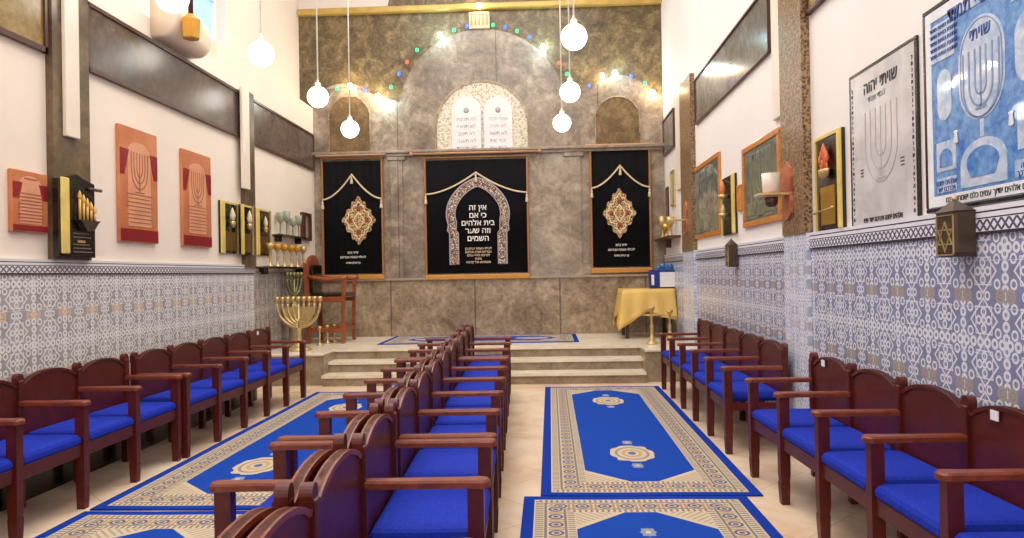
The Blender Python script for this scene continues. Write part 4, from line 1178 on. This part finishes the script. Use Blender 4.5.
# big brass menorah left
def menorah(X, Y, Z, H, R, label, mat, n=4, rz=0.0):
    t = thing('menorah', label, 'menorah', (X, Y, Z), rz)
    MB().lathe([(.17, 0), (.17, .02), (.10, .05), (.06, .09), (.035, .14), (.03, H*.34), (.05, H*.36), (.02, H*.40), (.02, H*.80)], n=20).build('stem', mat, t)
    for s in (-1, 1):
        for k in range(1, n+1):
            r = R*k/n; P_ = []
            zc = H*.80; zz = H*.40+(H*.12)*(n-k)/n
            for i in range(13):
                q = PI/2*i/12; P_.append((s*r*math.sin(q), 0, zc-(zc-zz)*math.cos(q)))
            mb = MB(); mb.tube(P_, [.028-.010*i/12 for i in range(13)], 8); mb.build('branch', mat, t)
    for k in range(-n, n+1):
        MB().lathe([(.008, 0), (.014, .03), (.034, .05), (.032, .10), (.02, .10)], (R*k/n, 0, H*.79), 12).build('candle_cup', mat, t)
    return t
p = onY(297, 340, 9.75)
mn = menorah(-3.31, 9.70, PH, .78, .29, 'large brass nine-branched candelabrum on the left of the platform, beside the bench end', 'brass', rz=0.0)
# flat brass lattice body between arms
mb = MB(); out2 = [(-.22, .58), (-.20, .47), (-.12, .37), (-.03, .28), (.03, .28), (.12, .37), (.20, .47), (.22, .58)]; mb.prism(out2, -.012, .012); mb.build('body_plate', 'brass', mn)
p = onX(296, 290, XLR+.15)
menorah(XLR+.19, onX(292, 290, XLR+.16).y, PH+.50, .56, .13, 'green bronze branched candelabrum on a tall plinth behind the large brass one', 'bronze', 2, rz=PI/2-.5)
pl = MB(); pl.lathe([(.12, 0), (.12, .03), (.08, .05), (.08, .46), (.12, .48), (.12, .495)], n=16)
tag(pl.build('plinth', mris, None, (XLR+.19, onX(292, 290, XLR+.16).y, PH+.002)), 'low round marble plinth under the green bronze candelabrum', 'plinth')
for i, (x, y) in enumerate(((318, 346), (326, 344), (333, 343))):
    p = onZ(x, y, PH)
    t = thing('candlestick', ('leftmost', 'middle', 'rightmost')[i]+' of three small brass candlesticks at the front left edge of the platform', 'candlestick', (p.x, p.y+.08, PH), 0)
    MB().lathe([(.05, 0), (.05, .01), (.015, .04), (.012, .12), (.022, .14), (.012, .16), (.012, .22), (.028, .24), (.026, .27)], n=14).build('stem', 'brass', t)

# tall wooden chair, facing right
t = thing('tall_armchair', 'tall reddish wooden armchair with round-topped back and black seat, below the left curtain', 'chair', (-3.5, 10.95, PH), 0)
W2 = .30   # half width along Y
for sy in (-1, 1):
    MB().prism([(-.02, 0), (.04, 0), (.03, .6), (.0, 1.18), (-.05, 1.18), (-.03, .6)], sy*W2-.025, sy*W2+.025).build('back_post', 'redwood', t)
    MB().prism([(.50, 0), (.55, 0), (.545, .4), (.57, .93), (.52, .93), (.50, .4)], sy*W2-.025, sy*W2+.025).build('front_post', 'redwood', t)
    # curved arm
    P_ = [(0.0, sy*W2, .98), (.12, sy*W2, .955), (.3, sy*W2, .93), (.48, sy*W2, .94), (.60, sy*W2, .965)]
    MB().tube(P_, [.026, .028, .03, .032, .034], 8).build('armrest', 'redwood', t)
    MB().bb(.02, .52, sy*W2-.018, sy*W2+.018, .17, .23, .004).build('side_rail', 'redwood', t)
    MB().bb(.02, .52, sy*W2-.018, sy*W2+.018, .60, .68, .004).build('seat_rail', 'redwood', t)
bk_ = [(-W2+.025, .68), (W2-.025, .68), (W2-.025, 1.10)] + arc(0, 1.10, W2-.025, .2, 0, 180, 16)[1:-1] + [(-W2+.025, 1.10)]
MB().prism(bk_, -.02, .02, Matrix.Translation((-.01, 0, 0)) @ Matrix.Rotation(PI/2, 4, 'Z')).build('backrest', 'redwood', t)
MB().bb(.025, .03+.03, -W2+.08, W2-.08, .72, 1.15, .01).build('back_pad', 'black', t)
MB().bb(.0, .56, -W2+.025, W2-.025, .66, .74, .02).build('seat_cushion', 'black', t)
MB().bb(.50, .54, -W2+.025, W2-.025, .17, .23).build('front_stretcher', 'redwood', t)
MB().bb(.10, .50, -W2+.03, W2-.03, .23, .25).build('foot_board', 'redwood', t)

# ------------------------------------------------------------------ light
def area(loc, sx, sy, e, col=(1, 1, 1), rot=(0, 0, 0)):
    L = bpy.data.lights.new('fill_light', 'AREA'); L.shape = 'RECTANGLE'; L.size = sx; L.size_y = sy; L.energy = e; L.color = col
    o = bpy.data.objects.new('fill_light', L); COL.objects.link(o); o.location = loc; o.rotation_euler = rot; return o
area((-1.0, 2.2, ZC-.05), 3.6, 6.0, 235, (1, .975, .95))  # broad fill added under the ceiling, stands for no actual lamp
area((-1.0, 8.2, ZC-.05), 3.6, 4.5, 195, (1, .965, .92))  # second added fill, over the far half of the room
# cool fill added behind the camera; the wall there has no doorway
area((-0.8, YF+.1, 2.2), 3.5, 2.6, 60, (.94, .97, 1), (PI/2, 0, PI))
w = bpy.data.worlds.new('world'); bpy.context.scene.world = w; w.use_nodes = True
w.node_tree.nodes['Background'].inputs[0].default_value = (.8, .9, 1, 1); w.node_tree.nodes['Background'].inputs[1].default_value = .6

vs_ = bpy.context.scene.view_settings
vs_.view_transform = 'Standard'; vs_.look = 'None'; vs_.gamma = 1; vs_.exposure = 0.1; vs_.use_curve_mapping = False
